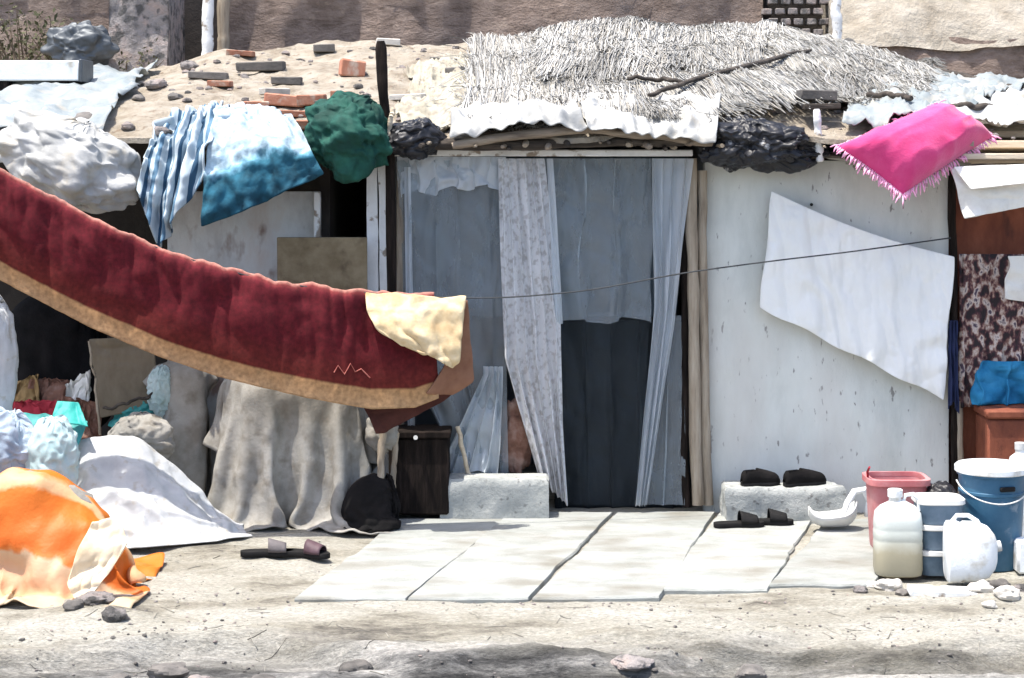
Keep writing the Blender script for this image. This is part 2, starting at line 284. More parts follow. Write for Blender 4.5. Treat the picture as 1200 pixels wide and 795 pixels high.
# ------------------------------------------------------------------ mesh helpers
class MB:
    def __init__(s): s.v = []; s.f = []; s.uv = None; s.tint = []
    def add(s, V, Fc):
        o = len(s.v); s.v.extend([tuple(map(float, q)) for q in V]); s.f.extend([tuple(i + o for i in q) for q in Fc]); return s
    def box(s, c, sz, rot=(0, 0, 0), bev=0.0, warp=0.0):
        """a bevelled box: every corner cut to three vertices"""
        sx, sy, sz_ = [q / 2 for q in sz]; b = min(bev, sx * .8, sy * .8, sz_ * .8) if bev else 0
        import itertools
        V = []; idx = {}
        for X, Y, Z in itertools.product((-1, 1), repeat=3):
            j = [random.uniform(-warp, warp) for _ in range(3)]
            for a in range(3 if b else 1):
                q = [X * (sx - (b if a != 0 and b else 0)), Y * (sy - (b if a != 1 and b else 0)), Z * (sz_ - (b if a != 2 and b else 0))]
                idx[(X, Y, Z, a)] = len(V); V.append([q[i] + j[i] for i in range(3)])
        Fc = []
        def g(X, Y, Z, a): return idx[(X, Y, Z, a if b else 0)]
        for S in (-1, 1):
            Fc.append([g(S, -1, -1, 0), g(S, 1, -1, 0), g(S, 1, 1, 0), g(S, -1, 1, 0)][::S])
            Fc.append([g(-1, S, -1, 1), g(-1, S, 1, 1), g(1, S, 1, 1), g(1, S, -1, 1)][::S])
            Fc.append([g(-1, -1, S, 2), g(1, -1, S, 2), g(1, 1, S, 2), g(-1, 1, S, 2)][::S])
        if b:
            for A in (-1, 1):
                for B in (-1, 1):
                    Fc.append([g(A, B, -1, 0), g(A, B, 1, 0), g(A, B, 1, 1), g(A, B, -1, 1)][::-A * B])
                    Fc.append([g(A, -1, B, 0), g(A, 1, B, 0), g(A, 1, B, 2), g(A, -1, B, 2)][::A * B])
                    Fc.append([g(-1, A, B, 1), g(1, A, B, 1), g(1, A, B, 2), g(-1, A, B, 2)][::-A * B])
            for X, Y, Z in itertools.product((-1, 1), repeat=3):
                Fc.append([g(X, Y, Z, 0), g(X, Y, Z, 1), g(X, Y, Z, 2)][::X * Y * Z])
        from mathutils import Euler
        R = np.array(Euler(rot).to_matrix())
        V = np.array(V) @ R.T + np.array(c)
        return s.add(V, Fc)
    def tube(s, pts, rad, seg=8, squash=1.0):
        pts = np.array(pts, float); n = len(pts)
        rad = np.full(n, rad) if np.isscalar(rad) else np.array(rad)
        V = []
        up = np.array([0, 0, 1.0])
        for i in range(n):
            t = pts[min(i + 1, n - 1)] - pts[max(i - 1, 0)]; t /= np.linalg.norm(t) + 1e-9
            u = up if abs(t[2]) < 0.9 else np.array([0, 1.0, 0])
            a = np.cross(u, t); a /= np.linalg.norm(a); b = np.cross(t, a)
            for k in range(seg):
                th = 2 * PI * k / seg
                V.append(pts[i] + rad[i] * (math.cos(th) * a + squash * math.sin(th) * b))
        Fc = []
        for i in range(n - 1):
            for k in range(seg):
                Fc.append([i * seg + k, i * seg + (k + 1) % seg, (i + 1) * seg + (k + 1) % seg, (i + 1) * seg + k])
        Fc.append(list(range(seg))[::-1]); Fc.append([(n - 1) * seg + k for k in range(seg)])
        return s.add(V, Fc)
    def grid(s, A, close_u=False):
        n, m = A.shape[:2]; Fc = []
        for i in range(n - (0 if close_u else 1)):
            for j in range(m - 1):
                Fc.append([i * m + j, ((i + 1) % n) * m + j, ((i + 1) % n) * m + j + 1, i * m + j + 1])
        return s.add(A.reshape(-1, 3), Fc)
    def loft(s, rings, caps=True):
        rings = [np.array(r) for r in rings]; k = len(rings[0]); V = np.concatenate(rings); Fc = []
        for i in range(len(rings) - 1):
            for j in range(k):
                Fc.append([i * k + j, i * k + (j + 1) % k, (i + 1) * k + (j + 1) % k, (i + 1) * k + j])
        if caps:
            Fc.append(list(range(k))[::-1]); Fc.append([(len(rings) - 1) * k + j for j in range(k)])
        return s.add(V, Fc)
    def lathe(s, prof, c, seg=40):
        rings = []
        for r, z in prof:
            rings.append([(c[0] + r * math.cos(2 * PI * k / seg), c[1] + r * math.sin(2 * PI * k / seg), c[2] + z) for k in range(seg)])
        return s.loft(rings)
    def build(s, name, m, parent=None, origin=None, smooth=True, uv=None, angle=40):
        V = np.array(s.v)
        if parent is not None: origin = np.array(WORLD[parent.name])
        elif origin is None: origin = np.array([(V[:, 0].min() + V[:, 0].max()) / 2, (V[:, 1].min() + V[:, 1].max()) / 2, V[:, 2].min()])
        me = bpy.data.meshes.new(name); me.from_pydata((V - origin).tolist(), [], s.f); me.update()
        if uv is not None:
            lay = me.uv_layers.new(name='UVMap'); li = np.zeros(len(me.loops), int); me.loops.foreach_get('vertex_index', li)
            lay.data.foreach_set('uv', np.array(uv)[li].astype(np.float32).ravel())
        if s.tint:
            at = me.color_attributes.new('tint', 'FLOAT_COLOR', 'POINT'); at.data.foreach_set('color', np.array(s.tint, np.float32).ravel())
        me.materials.append(m)
        if smooth:
            me.polygons.foreach_set('use_smooth', [True] * len(me.polygons))
            if angle: me.set_sharp_from_angle(angle=math.radians(angle))
        o = bpy.data.objects.new(name, me); COL.objects.link(o)
        if parent is not None: o.parent = parent
        else: o.location = origin
        WORLD[o.name] = tuple(origin)
        return o


WORLD = {}


def tag(o, label, cat, group=None):
    o['label'] = label; o['category'] = cat
    if group: o['group'] = group
    return o


def thing(name, label, cat, loc, group=None):
    o = bpy.data.objects.new(name, None); COL.objects.link(o); o.location = tuple(loc); o.empty_display_size = 0.1
    WORLD[o.name] = tuple(map(float, loc))
    return tag(o, label, cat, group)


def struct(o):
    o['kind'] = 'structure'; return o


def stuff(o):
    o['kind'] = 'stuff'; return o


def solid(o, t, off=0.0, sub=0):
    if sub:
        q = o.modifiers.new('subdivide', 'SUBSURF'); q.levels = sub; q.render_levels = sub
    if t:
        q = o.modifiers.new('thickness', 'SOLIDIFY'); q.thickness = t; q.offset = off
    return o


def uvgrid(n, m):
    a, b = np.meshgrid(np.linspace(0, 1, n), np.linspace(0, 1, m), indexing='ij')
    return np.stack([a, b], -1).reshape(-1, 2)


def interp(x, xs, ys): return np.interp(x, xs, ys)


def patch(c00, c10, c11, c01, n, m):
    u, v = np.meshgrid(np.linspace(0, 1, n), np.linspace(0, 1, m), indexing='ij'); u = u[..., None]; v = v[..., None]
    return (1 - u) * (1 - v) * c00 + u * (1 - v) * c10 + u * v * c11 + (1 - u) * v * c01


def normals(A):
    du = np.gradient(A, axis=0); dv = np.gradient(A, axis=1); n = np.cross(du, dv)
    return n / (np.linalg.norm(n, axis=-1, keepdims=True) + 1e-9)


# ------------------------------------------------------------------ a small cloth solver
def sd_box(p, c, h, r=0.03):
    q = np.abs(p - np.array(c)) - (np.array(h) - r)
    return np.linalg.norm(np.maximum(q, 0), axis=-1) + np.minimum(q.max(-1), 0) - r


def sd_ell(p, c, h):
    q = (p - np.array(c)) / np.array(h); k = np.linalg.norm(q, axis=-1)
    return (k - 1) * min(h) * np.clip(k, 0.6, 1.4)


def sd_seg(p, a, b, ra, rb):                       # a rounded ridge
    a = np.array(a); b = np.array(b); ab = b - a
    t = np.clip(((p - a) @ ab) / (ab @ ab), 0, 1)
    return np.linalg.norm(p - a - t[..., None] * ab, axis=-1) - (ra + (rb - ra) * t)


def sim(X, du, dv, sdf=None, pins=None, steps=120, iters=8, thick=0.012, fric=0.6, damp=0.97, bend=0.25, wind=(0, 0, 0), ground=None, rest_k=None):
    X = X.copy(); prev = X.copy(); n, m = X.shape[:2]
    w = np.ones((n, m, 1))
    if pins is not None: w[pins] = 0
    g = np.array([0, 0, -9.8]) + np.array(wind); dt = 1 / 60
    def proj(a, b, L, k):
        A, B = X[a], X[b]; d = B - A; l = np.linalg.norm(d, axis=-1, keepdims=True) + 1e-9
        wa, wb = w[a], w[b]; s = wa + wb; s = np.where(s == 0, 1, s)
        cr = d * ((l - L) / l * k / s)
        X[a] = A + cr * wa; X[b] = B - cr * wb
    S = slice
    cons = []
    for st in (0, 1):
        cons.append(((S(st, n - 1, 2), S(None)), (S(st + 1, n, 2), S(None)), du, 1.0))
        cons.append(((S(None), S(st, m - 1, 2)), (S(None), S(st + 1, m, 2)), dv, 1.0))
        dg = math.hypot(du, dv)
        cons.append(((S(st, n - 1, 2), S(0, m - 1)), (S(st + 1, n, 2), S(1, m)), dg, 0.35))
        cons.append(((S(st, n - 1, 2), S(1, m)), (S(st + 1, n, 2), S(0, m - 1)), dg, 0.35))
    bendc = []
    for st in range(4):
        a = np.array([i for i in range(n - 2) if i % 4 in (st, ) ]);
        if len(a): bendc.append(((a, S(None)), (a + 2, S(None)), 2 * du, bend))
        a = np.array([i for i in range(m - 2) if i % 4 in (st, )])
        if len(a): bendc.append(((S(None), a), (S(None), a + 2), 2 * dv, bend))
    if rest_k:                                      # rest lengths taken from the starting shape, with some slack
        cons = [(a, b, np.linalg.norm(X[b] - X[a], axis=-1, keepdims=True) * rest_k, k) for a, b, L_, k in cons]
        bendc = [(a, b, np.linalg.norm(X[b] - X[a], axis=-1, keepdims=True) * rest_k, k) for a, b, L_, k in bendc]
    for stp in range(steps):
        v = (X - prev) * damp; prev = X.copy()
        X = X + (v + g * dt * dt) * (w > 0)
        for it in range(iters):
            for c in cons: proj(*c)
            if it % 2 == 0:
                for c in bendc: proj(*c)
        if sdf is not None:
            d = sdf(X) - thick; hit = (d < 0) & (w[..., 0] > 0)
            if hit.any():
                e = 2e-3; Q = X[hit]; d0 = d[hit]
                gr = np.stack([sdf(Q + np.array(ax) * e) - sdf(Q - np.array(ax) * e) for ax in ((1, 0, 0), (0, 1, 0), (0, 0, 1))], -1)
                gr /= np.linalg.norm(gr, axis=-1, keepdims=True) + 1e-9
                X[hit] = Q - gr * d0[:, None]
                prev[hit] = prev[hit] + (X[hit] - prev[hit]) * fric
        if ground is not None:
            hit = X[..., 2] < ground
            X[..., 2] = np.where(hit, ground, X[..., 2]); prev[hit] = prev[hit] + (X[hit] - prev[hit]) * fric
    return X


def cloth_obj(name, X, m, thick=0.006, sub=1, parent=None, wr=0.0, wscale=6, wvec=(1, 1, 1)):
    if wr:
        X = X + normals(X) * (wr * crease(X * wscale * np.array(wvec)))[..., None]
    n, mm = X.shape[:2]
    b = MB().grid(X)
    o = b.build(name, m, parent=parent, uv=uvgrid(n, mm), angle=None)
    return solid(o, thick, sub=sub)


def blob(c, r, amp=0.12, sc=3.0, cre=0.0, n=40, m=28, flat=None, seed=0.0, rot=0.0, csc=None, tilt=0.0, power=1.0):
    th = np.linspace(0, 2 * PI, n, endpoint=False); ph = np.linspace(0.02, PI - 0.02, m)
    T, H = np.meshgrid(th, ph, indexing='ij')
    D = np.stack([np.sin(H) * np.cos(T), np.sin(H) * np.sin(T), np.cos(H)], -1)
    if power != 1.0: D = np.sign(D) * np.abs(D) ** power
    R = 1 + amp * fbm(D * sc + seed, 3) + cre * crease(D * (csc or sc * 0.75) + seed + 5, 3)
    A = D * R[..., None] * np.array(r)
    if flat is not None: A[..., 2] = np.maximum(A[..., 2], -r[2] * flat)
    if tilt:
        x = A[..., 0] * math.cos(tilt) + A[..., 2] * math.sin(tilt); z = -A[..., 0] * math.sin(tilt) + A[..., 2] * math.cos(tilt)
        A[..., 0], A[..., 2] = x, z
    if rot:
        x = A[..., 0] * math.cos(rot) - A[..., 1] * math.sin(rot); y = A[..., 0] * math.sin(rot) + A[..., 1] * math.cos(rot)
        A[..., 0], A[..., 1] = x, y
    return A + np.array(c)


def blob_mb(mb, *a, **k):
    A = blob(*a, **k); n, m = A.shape[:2]; o = len(mb.v)
    mb.grid(A, close_u=True)
    mb.f.append(tuple(o + i * m for i in range(n))[::-1]); mb.f.append(tuple(o + i * m + m - 1 for i in range(n)))
    return mb


def pillow_like(mb, c, r, **k): return blob_mb(mb, c, r, **k)

# ================================================================== THE SETTING
def gz(x, y):
    x = np.asarray(x, float); y = np.asarray(y, float); z0 = np.zeros_like(x)
    p = np.stack([x, y, z0], -1)
    h = 0.012 * fbm(p * np.array([1.6, 2.6, 1]), 5) + 0.006 * crease(p * np.array([4, 9, 1]), 2)
    ys = 7.28 + 0.22 * fbm(p * np.array([0.9, 0.0, 0]) + 3, 3)
    t = np.clip((ys - y) / 0.10, 0, 1); t = t * t * (3 - 2 * t)
    ys2 = 6.85 + 0.25 * fbm(p * np.array([1.3, 0.0, 0]) + 8, 3)
    t2 = np.clip((ys2 - y) / 0.08, 0, 1); t2 = t2 * t2 * (3 - 2 * t2)
    rough = np.clip((7.75 - y) / 0.4, 0, 1)
    h = h - 0.085 * t - 0.05 * t2 + rough * 0.020 * crease(p * np.array([1.4, 6, 1]) + 11, 3) + rough * 0.018 * fbm(p * np.array([2.2, 7, 1]) + 30, 4)
    lump = np.exp(-((x - 2.0) ** 2 / 0.5 + (y - 8.0) ** 2 / 0.03)) * 0.03 + np.exp(-((x + 1.75) ** 2 / 0.04 + (y - 7.75) ** 2 / 0.02)) * 0.04
    h = h + lump
    slab = np.clip((x + 0.95) / 0.1, 0, 1) * np.clip((2.05 - x) / 0.1, 0, 1) * np.clip((y - 7.95) / 0.08, 0, 1)
    h = h * (1 - slab) + slab * (-0.008 + 0.25 * h)
    far = np.clip((y - 9.9) / 0.3, 0, 1)
    h = h * (1 - far) - 0.02 * far
    return h - 0.012


def build_ground():
    xs = np.concatenate([np.linspace(-220, -4.2, 14)[:-1], np.linspace(-4.2, 4.2, 520), np.linspace(4.2, 220, 14)[1:]])
    ys = np.concatenate([np.linspace(-200, 5.0, 16)[:-1], np.linspace(5.0, 8.2, 400), np.linspace(8.2, 10.6, 150)[1:], np.linspace(10.6, 400, 20)[1:]])
    Xg, Yg = np.meshgrid(xs, ys, indexing='ij')
    Z = gz(Xg, Yg)
    b = MB().grid(np.stack([Xg, Yg, Z], -1))
    m = bpy.data.materials.new('dusty ground'); m.use_nodes = True
    nt = m.node_tree; N = nt.nodes.new; L = nt.links.new; bs = nt.nodes['Principled BSDF']
    tc = N('ShaderNodeTexCoord'); s = N('ShaderNodeSeparateXYZ'); L(tc.outputs['Object'], s.inputs[0])
    mp = N('ShaderNodeMapping'); mp.inputs['Scale'].default_value = (0.45, 1, 1); L(tc.outputs['Object'], mp.inputs[0])
    n1 = N('ShaderNodeTexNoise'); n1.inputs['Scale'].default_value = 2.6; n1.inputs['Detail'].default_value = 9; n1.inputs['Roughness'].default_value = 0.7
    L(mp.outputs[0], n1.inputs['Vector'])
    r1 = ramp(nt, [(0.34, (0.11, 0.10, 0.085)), (0.42, (0.255, 0.236, 0.19)), (0.50, (0.33, 0.314, 0.265)), (0.66, (0.40, 0.385, 0.338))]); L(n1.outputs['Fac'], r1.inputs[0])
    r2 = ramp(nt, [(0.36, (0.018, 0.018, 0.018)), (0.45, (0.075, 0.073, 0.07)), (0.52, (0.18, 0.175, 0.165)), (0.60, (0.36, 0.345, 0.315))])
    n2 = N('ShaderNodeTexNoise'); n2.inputs['Scale'].default_value = 4.5; n2.inputs['Detail'].default_value = 9; n2.inputs['Roughness'].default_value = 0.72
    mp2 = N('ShaderNodeMapping'); mp2.inputs['Scale'].default_value = (0.24, 1.3, 1); L(tc.outputs['Object'], mp2.inputs[0]); L(mp2.outputs[0], n2.inputs['Vector']); L(n2.outputs['Fac'], r2.inputs[0])
    # the strip of old asphalt by the road: where the yard ends
    n3 = N('ShaderNodeTexNoise'); n3.inputs['Scale'].default_value = 1.4; n3.inputs['Detail'].default_value = 6; L(mp.outputs[0], n3.inputs['Vector'])
    ma = N('ShaderNodeMath'); ma.operation = 'MULTIPLY_ADD'; ma.inputs[1].default_value = 1.1; L(n3.outputs['Fac'], ma.inputs[0]); L(s.outputs['Y'], ma.inputs[2])
    mr = N('ShaderNodeMapRange'); mr.inputs[1].default_value = 7.62 + ORIG_Y; mr.inputs[2].default_value = 7.95 + ORIG_Y
    L(ma.outputs[0], mr.inputs[0])
    mx = N('ShaderNodeMix'); mx.data_type = 'RGBA'; L(mr.outputs[0], mx.inputs[0]); L(r2.outputs[0], mx.inputs[6]); L(r1.outputs[0], mx.inputs[7])
    L(mx.outputs[2], bs.inputs['Base Color']); bs.inputs['Roughness'].default_value = 0.95; bs.inputs['Specular IOR Level'].default_value = 0.2
    n4 = N('ShaderNodeTexNoise'); n4.inputs['Scale'].default_value = 22; n4.inputs['Detail'].default_value = 9; n4.inputs['Roughness'].default_value = 0.7
    L(mp.outputs[0], n4.inputs['Vector'])
    bp = N('ShaderNodeBump'); bp.inputs['Strength'].default_value = 0.8; bp.inputs['Distance'].default_value = 0.03
    L(n4.outputs['Fac'], bp.inputs['Height'])
    n5 = N('ShaderNodeTexNoise'); n5.inputs['Scale'].default_value = 110; n5.inputs['Detail'].default_value = 6; n5.inputs['Roughness'].default_value = 0.75; L(mp.outputs[0], n5.inputs['Vector'])
    b2 = N('ShaderNodeBump'); b2.inputs['Strength'].default_value = 0.8; b2.inputs['Distance'].default_value = 0.008
    L(n5.outputs['Fac'], b2.inputs['Height']); L(bp.outputs[0], b2.inputs['Normal']); L(b2.outputs[0], bs.inputs['Normal'])
    mz = N('ShaderNodeMapRange'); mz.inputs[1].default_value = 0.32; mz.inputs[2].default_value = 0.68; mz.inputs[3].default_value = 0.6; mz.inputs[4].default_value = 1.35; L(n5.outputs['Fac'], mz.inputs[0])
    mc = N('ShaderNodeMix'); mc.data_type = 'RGBA'; mc.blend_type = 'MULTIPLY'; mc.inputs[0].default_value = 1; L(mx.outputs[2], mc.inputs[6]); L(mz.outputs[0], mc.inputs[7]); L(mc.outputs[2], bs.inputs['Base Color'])
    struct(b.build('ground', m, origin=(0, 0, 0), angle=None))


ORIG_Y = 0.0
build_ground()

# paving slabs in front of the door -------------------------------------------------
SF = [(345, 475), (477.5, 619), (624, 773), (778, 905), (909, 1035)]
SB = [(470, 594), (597, 718), (724, 838), (843, 958), (962, 1075)]
slab_labels = ['pale concrete paving slab nearest the grey draped heap', 'pale paving slab second from the grey draped heap, with a faint crack by the step',
               'pale paving slab straight before the doorway, widest gap along its left edge', 'pale paving slab carrying the black slippers before the concrete trough',
               'pinkish paving slab beside the jerrycan, farthest right of the paving']
for i in range(5):
    Yf, Yb = 8.0 + [0, 0.0, 0.02, 0.16, 0.24][i], [9.72, 9.9, 9.9, 9.9, 9.72][i]
    def XY(px, Y): return ((px - CX) / F * 8.0 if Y < 9 else (px - CX) / F * 9.9)
    c = [np.array([XY(SF[i][0], 8), Yf]), np.array([XY(SF[i][1], 8), Yf]), np.array([XY(SB[i][1], 9.9), Yb]), np.array([XY(SB[i][0], 9.9), Yb])]
    out = []
    for k in range(4):
        a, b_ = c[k], c[(k + 1) % 4]
        for t in np.linspace(0, 1, 26, endpoint=False): out.append(a + (b_ - a) * t)
    out = np.array(out); ctr = out.mean(0)
    d = out - ctr; nl = np.linalg.norm(d, axis=1, keepdims=True)
    wob = 0.010 * fbm(np.stack([out[:, 0] * 9, out[:, 1] * 9, np.full(len(out), i * 7.0)], -1), 3) - 0.016 * np.maximum(0, fbm(np.stack([out[:, 0] * 3, out[:, 1] * 3, np.full(len(out), i * 3.0)], -1), 2))
    out = out + d / nl * wob[:, None]
    tz = random.uniform(-0.004, 0.004)
    def ring(s, z): return np.concatenate([ctr + (out - ctr) - d / nl * s, (z + tz * (out[:, :1] - ctr[0]) * 2)], 1)
    mb = MB(); mb.loft([ring(0.004, -0.06), ring(0, -0.008), ring(0.007, 0.0)])
    o = mb.build('paving_slab', M['slab'], angle=30)
    tag(o, slab_labels[i], 'paving slab', 'paving slabs before the doorway')

# ---------------------------------------------------------------- the roof surface
BX = np.array([-200, 0, 130, 200, 260, 440, 560, 730, 900, 1000, 1130, 1200, 1400], float)
BY = np.array([100, 95, 90, 84, 62, 54, 55, 48, 58, 74, 97, 108, 125], float)
YB = 12.6


def roofz(x, y):
    x = np.asarray(x, float); y = np.asarray(y, float)
    zb = CZ + (HY - np.interp(CX + x * F / YB, BX, BY)) / F * YB
    t = np.clip((y - 9.72) / (YB - 9.72), 0, 1.05)
    ze = 1.975 + 0.02 * np.sin(x * 1.7)
    p = np.stack([x, y, np.zeros_like(x)], -1)
    return ze + (zb - ze) * t ** 0.85 + (0.025 * fbm(p * 2.2, 3) + 0.012 * crease(p * 5, 2)) * np.clip((y - 9.7) / .2, 0, 1)


def RP(px, py):
    """the point of the roof seen at a pixel"""
    Ys = np.linspace(9.76, 12.9, 500); x = (px - CX) / F * Ys; z = CZ - (py - HY) / F * Ys
    h = roofz(x, Ys) - z
    k = np.where(h > 0)[0]
    # first place where the ray dips below the surface, seen from the camera
    i = k[0] if len(k) else np.argmax(h)
    return np.array([x[i], Ys[i], float(roofz(x[i], Ys[i]))])


# ---------------------------------------------------------------- the shack
def gx_(px, Y): return (px - CX) / F * Y
shack = thing('shack', 'low white-walled shack with a mud roof and a curtained doorway', 'shack', (0.3, 10.0, 0))
# roof slab
xs = np.linspace(-3.5, 2.42, 260); ys = np.linspace(9.74, 12.75, 120)
Xr, Yr = np.meshgrid(xs, ys, indexing='ij')
edge = 0.035 * fbm(np.stack([Xr * 3, Yr * 0, Yr * 0], -1), 3)
Yr = Yr + (0.01 + edge) * np.clip((10.2 - Yr) / .4, 0, 1)
top = np.stack([Xr, Yr, roofz(Xr, Yr)], -1)
bot = top.copy(); bot[..., 2] = top[..., 2] - 0.028 - 0.10 * np.clip((Yr - 9.9) / 0.5, 0, 1)
mb = MB(); n, m_ = top.shape[:2]
mb.grid(top); mb.grid(bot[::-1])
side = np.stack([top[:, 0], bot[:, 0]], 1); mb.grid(side[::-1]); mb.grid(np.stack([top[:, -1], bot[:, -1]], 1))
mb.grid(np.stack([top[0], bot[0]], 1)); mb.grid(np.stack([top[-1], bot[-1]], 1)[::-1])
mb.build('roof', M['mud_roof'], shack, angle=60)


def wall_panel(name, px0, px1, z0, z1, y, m, t=0.10, parent=None, rough=0.004, ragged=0.0, n=60, mrows=50):
    x0, x1 = (px0 - CX) / F * y, (px1 - CX) / F * y
    u, v = np.meshgrid(np.linspace(x0, x1, n), np.linspace(z0, z1, mrows), indexing='ij')
    if ragged: v = v + ragged * fbm(np.stack([u * 4, u * 0, u * 0], -1), 3) * ((v - z0) / (z1 - z0)) ** 4
    p = np.stack([u, np.zeros_like(u), v], -1)
    yy = y + rough * fbm(p * 3, 4) * np.where((v > z0) & (v < z1), 1, 1)
    A = np.stack([u, yy, v], -1); B_ = A.copy(); B_[..., 1] = y + t
    mb = MB(); mb.grid(A); mb.grid(B_[::-1])
    mb.grid(np.stack([A[:, -1], B_[:, -1]], 1)); mb.grid(np.stack([A[:, 0], B_[:, 0]], 1)[::-1])
    mb.grid(np.stack([A[0], B_[0]], 1)[:, ::-1][::-1]); mb.grid(np.stack([A[-1], B_[-1]], 1))
    return mb.build(name, m, parent, angle=50)


wr = wall_panel('wall', 826, 1112, -0.03, 1.868, 10.0, M['plaster'], parent=shack, rough=0.012)
wr['label'] = 'whitewashed front wall right of the door'
wl = wall_panel('wall', 196, 374, -0.03, 1.70, 10.06, M['plaster_old'], parent=shack, rough=0.012)
wl['label'] = 'stained pale wall behind the blue blanket'
# inside
def ibox(name, px0, px1, y0, y1, z0, z1, m):
    x0, x1 = (px0 - CX) / F * 10, (px1 - CX) / F * 10
    return MB().box(((x0 + x1) / 2, (y0 + y1) / 2, (z0 + z1) / 2), (x1 - x0, y1 - y0, z1 - z0)).build(name, m, shack, smooth=False)
ibox('inner_wall', -170, 1115, 12.4, 12.5, -0.03, 2.05, M['dark_mud'])
ibox('inner_wall', 372, 384, 10.12, 12.39, -0.03, 1.95, M['dark_mud'])
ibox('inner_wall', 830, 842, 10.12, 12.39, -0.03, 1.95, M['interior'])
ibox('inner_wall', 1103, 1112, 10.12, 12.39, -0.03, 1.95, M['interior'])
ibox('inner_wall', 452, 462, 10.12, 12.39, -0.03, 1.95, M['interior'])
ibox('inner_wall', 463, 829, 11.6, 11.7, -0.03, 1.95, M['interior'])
# the white strip of flaking paint that frames the left part, and the wall edge
mb = MB(); mb.box(tuple(P(372, 262, 10.0)), (0.035, 0.05, 0.34), bev=0.004); mb.build('wall_trim', M['white_paint'], shack)
# door posts
def post(pts, r, m, name='door_post', parent=shack, seg=9, sq=0.8):
    pts = np.array(pts); k = 26
    t = np.linspace(0, 1, k); tt = np.linspace(0, 1, len(pts))
    q = np.stack([np.interp(t, tt, pts[:, i]) for i in range(3)], -1)
    q[:, 0] += 0.006 * fbm(np.stack([t * 7, t * 0 + pts[0, 0] * 9, t * 0], -1), 3)
    rr = r * (1 + 0.13 * fbm(np.stack([t * 10, t * 0 + pts[0, 0] * 5, t * 0 + 4], -1), 3))
    mb = MB().tube(q, rr, seg, sq)
    return mb.build(name, m, parent, angle=60)
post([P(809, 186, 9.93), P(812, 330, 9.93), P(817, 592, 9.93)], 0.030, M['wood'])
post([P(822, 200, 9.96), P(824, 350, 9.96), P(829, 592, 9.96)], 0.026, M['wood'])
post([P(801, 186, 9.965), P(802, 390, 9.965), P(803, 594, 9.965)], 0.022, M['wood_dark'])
# left frame of the doorway: two flaking white boards with a dark slit
for px, w in ((436, 0.052), (449, 0.04)):
    a, b_ = P(px, 188, 9.94), P(px + 3, 596, 9.94)
    mb = MB(); zs = np.linspace(0, 1, 40); rings = []
    for t in zs:
        c = a + (b_ - a) * t; ww = w / 2 * (1 + 0.22 * float(fbm(np.array([t * 9, px, 0.0]), 3)))
        dx = 0.006 * float(fbm(np.array([t * 6, px + 40.0, 0.0]), 3))
        rings.append([(c[0] - ww + dx, 9.915, c[2]), (c[0] + ww + dx, 9.915, c[2]), (c[0] + ww + dx, 9.955, c[2]), (c[0] - ww + dx, 9.955, c[2])])
    mb.loft(rings); mb.build('door_jamb', M['white_paint'], shack, angle=30)
post([P(468, 190, 9.96), P(468, 400, 9.96), P(471, 594, 9.96)], 0.02, M['wood'], 'door_jamb')
# lintel logs and the pale lath below them
def log(pts, r, m, name, parent, k=40, seg=12, wob=0.01, sq=0.85, nr=0.16):
    pts = np.array(pts); t = np.linspace(0, 1, k); tt = np.linspace(0, 1, len(pts))
    q = np.stack([np.interp(t, tt, pts[:, i]) for i in range(3)], -1)
    for _ in range(3): q[1:-1] = (q[:-2] + q[1:-1] * 2 + q[2:]) / 4
    s0 = float(pts[0, 0] * 3 + pts[0, 2] * 11)
    q[:, 2] += wob * fbm(np.stack([t * 6, t * 0 + s0, t * 0], -1), 3)
    q[:, 1] += wob * fbm(np.stack([t * 6, t * 0 + s0, t * 0 + 7], -1), 3)
    rr = r * (1 + nr * fbm(np.stack([t * 9, t * 0 + s0, t * 0 + 3], -1), 3)) * np.interp(t, [0, .03, .97, 1], [.7, 1, 1, .7])
    mb = MB().tube(q, rr, seg, sq)
    return mb.build(name, m, parent, angle=60)
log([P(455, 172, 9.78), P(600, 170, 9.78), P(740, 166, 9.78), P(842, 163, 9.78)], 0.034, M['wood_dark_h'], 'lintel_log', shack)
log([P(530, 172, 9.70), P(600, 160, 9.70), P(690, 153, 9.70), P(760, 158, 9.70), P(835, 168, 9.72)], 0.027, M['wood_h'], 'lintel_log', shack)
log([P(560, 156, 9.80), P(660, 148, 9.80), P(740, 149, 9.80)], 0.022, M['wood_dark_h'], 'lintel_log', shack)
mb = MB().box(tuple((P(440, 181, 9.93) + P(812, 178, 9.93)) / 2), (1.69, 0.05, 0.036), bev=0.005); mb.build('lintel', M['white_paint'], shack)
# eave lath along the top of the white wall
log([P(842, 186, 9.86), P(960, 184, 9.86), P(1112, 188, 9.86)], 0.016, M['wood_dark_h'], 'eave_pole', shack)

r = np.random.default_rng(77)
for k in range(34):                                          # thin rafter ends and laths poking out under the mud
    px = 470 + k * 19 + r.uniform(-8, 8)
    if px > 1108: break
    Y0 = r.uniform(9.64, 9.78); z = 1.945 + r.uniform(-.012, .012); x = gx_(px, 9.75)
    a = r.uniform(-.25, .25); L_ = r.uniform(.25, .5)
    log([(x, Y0, z), (x + a * L_ * .5, Y0 + L_ * .5, z + .012), (x + a * L_, Y0 + L_, z + .03)], r.uniform(.008, .02), M[('wood_h', 'wood_dark_h', 'wood')[k % 3]], 'rafter', shack, k=12, seg=7)

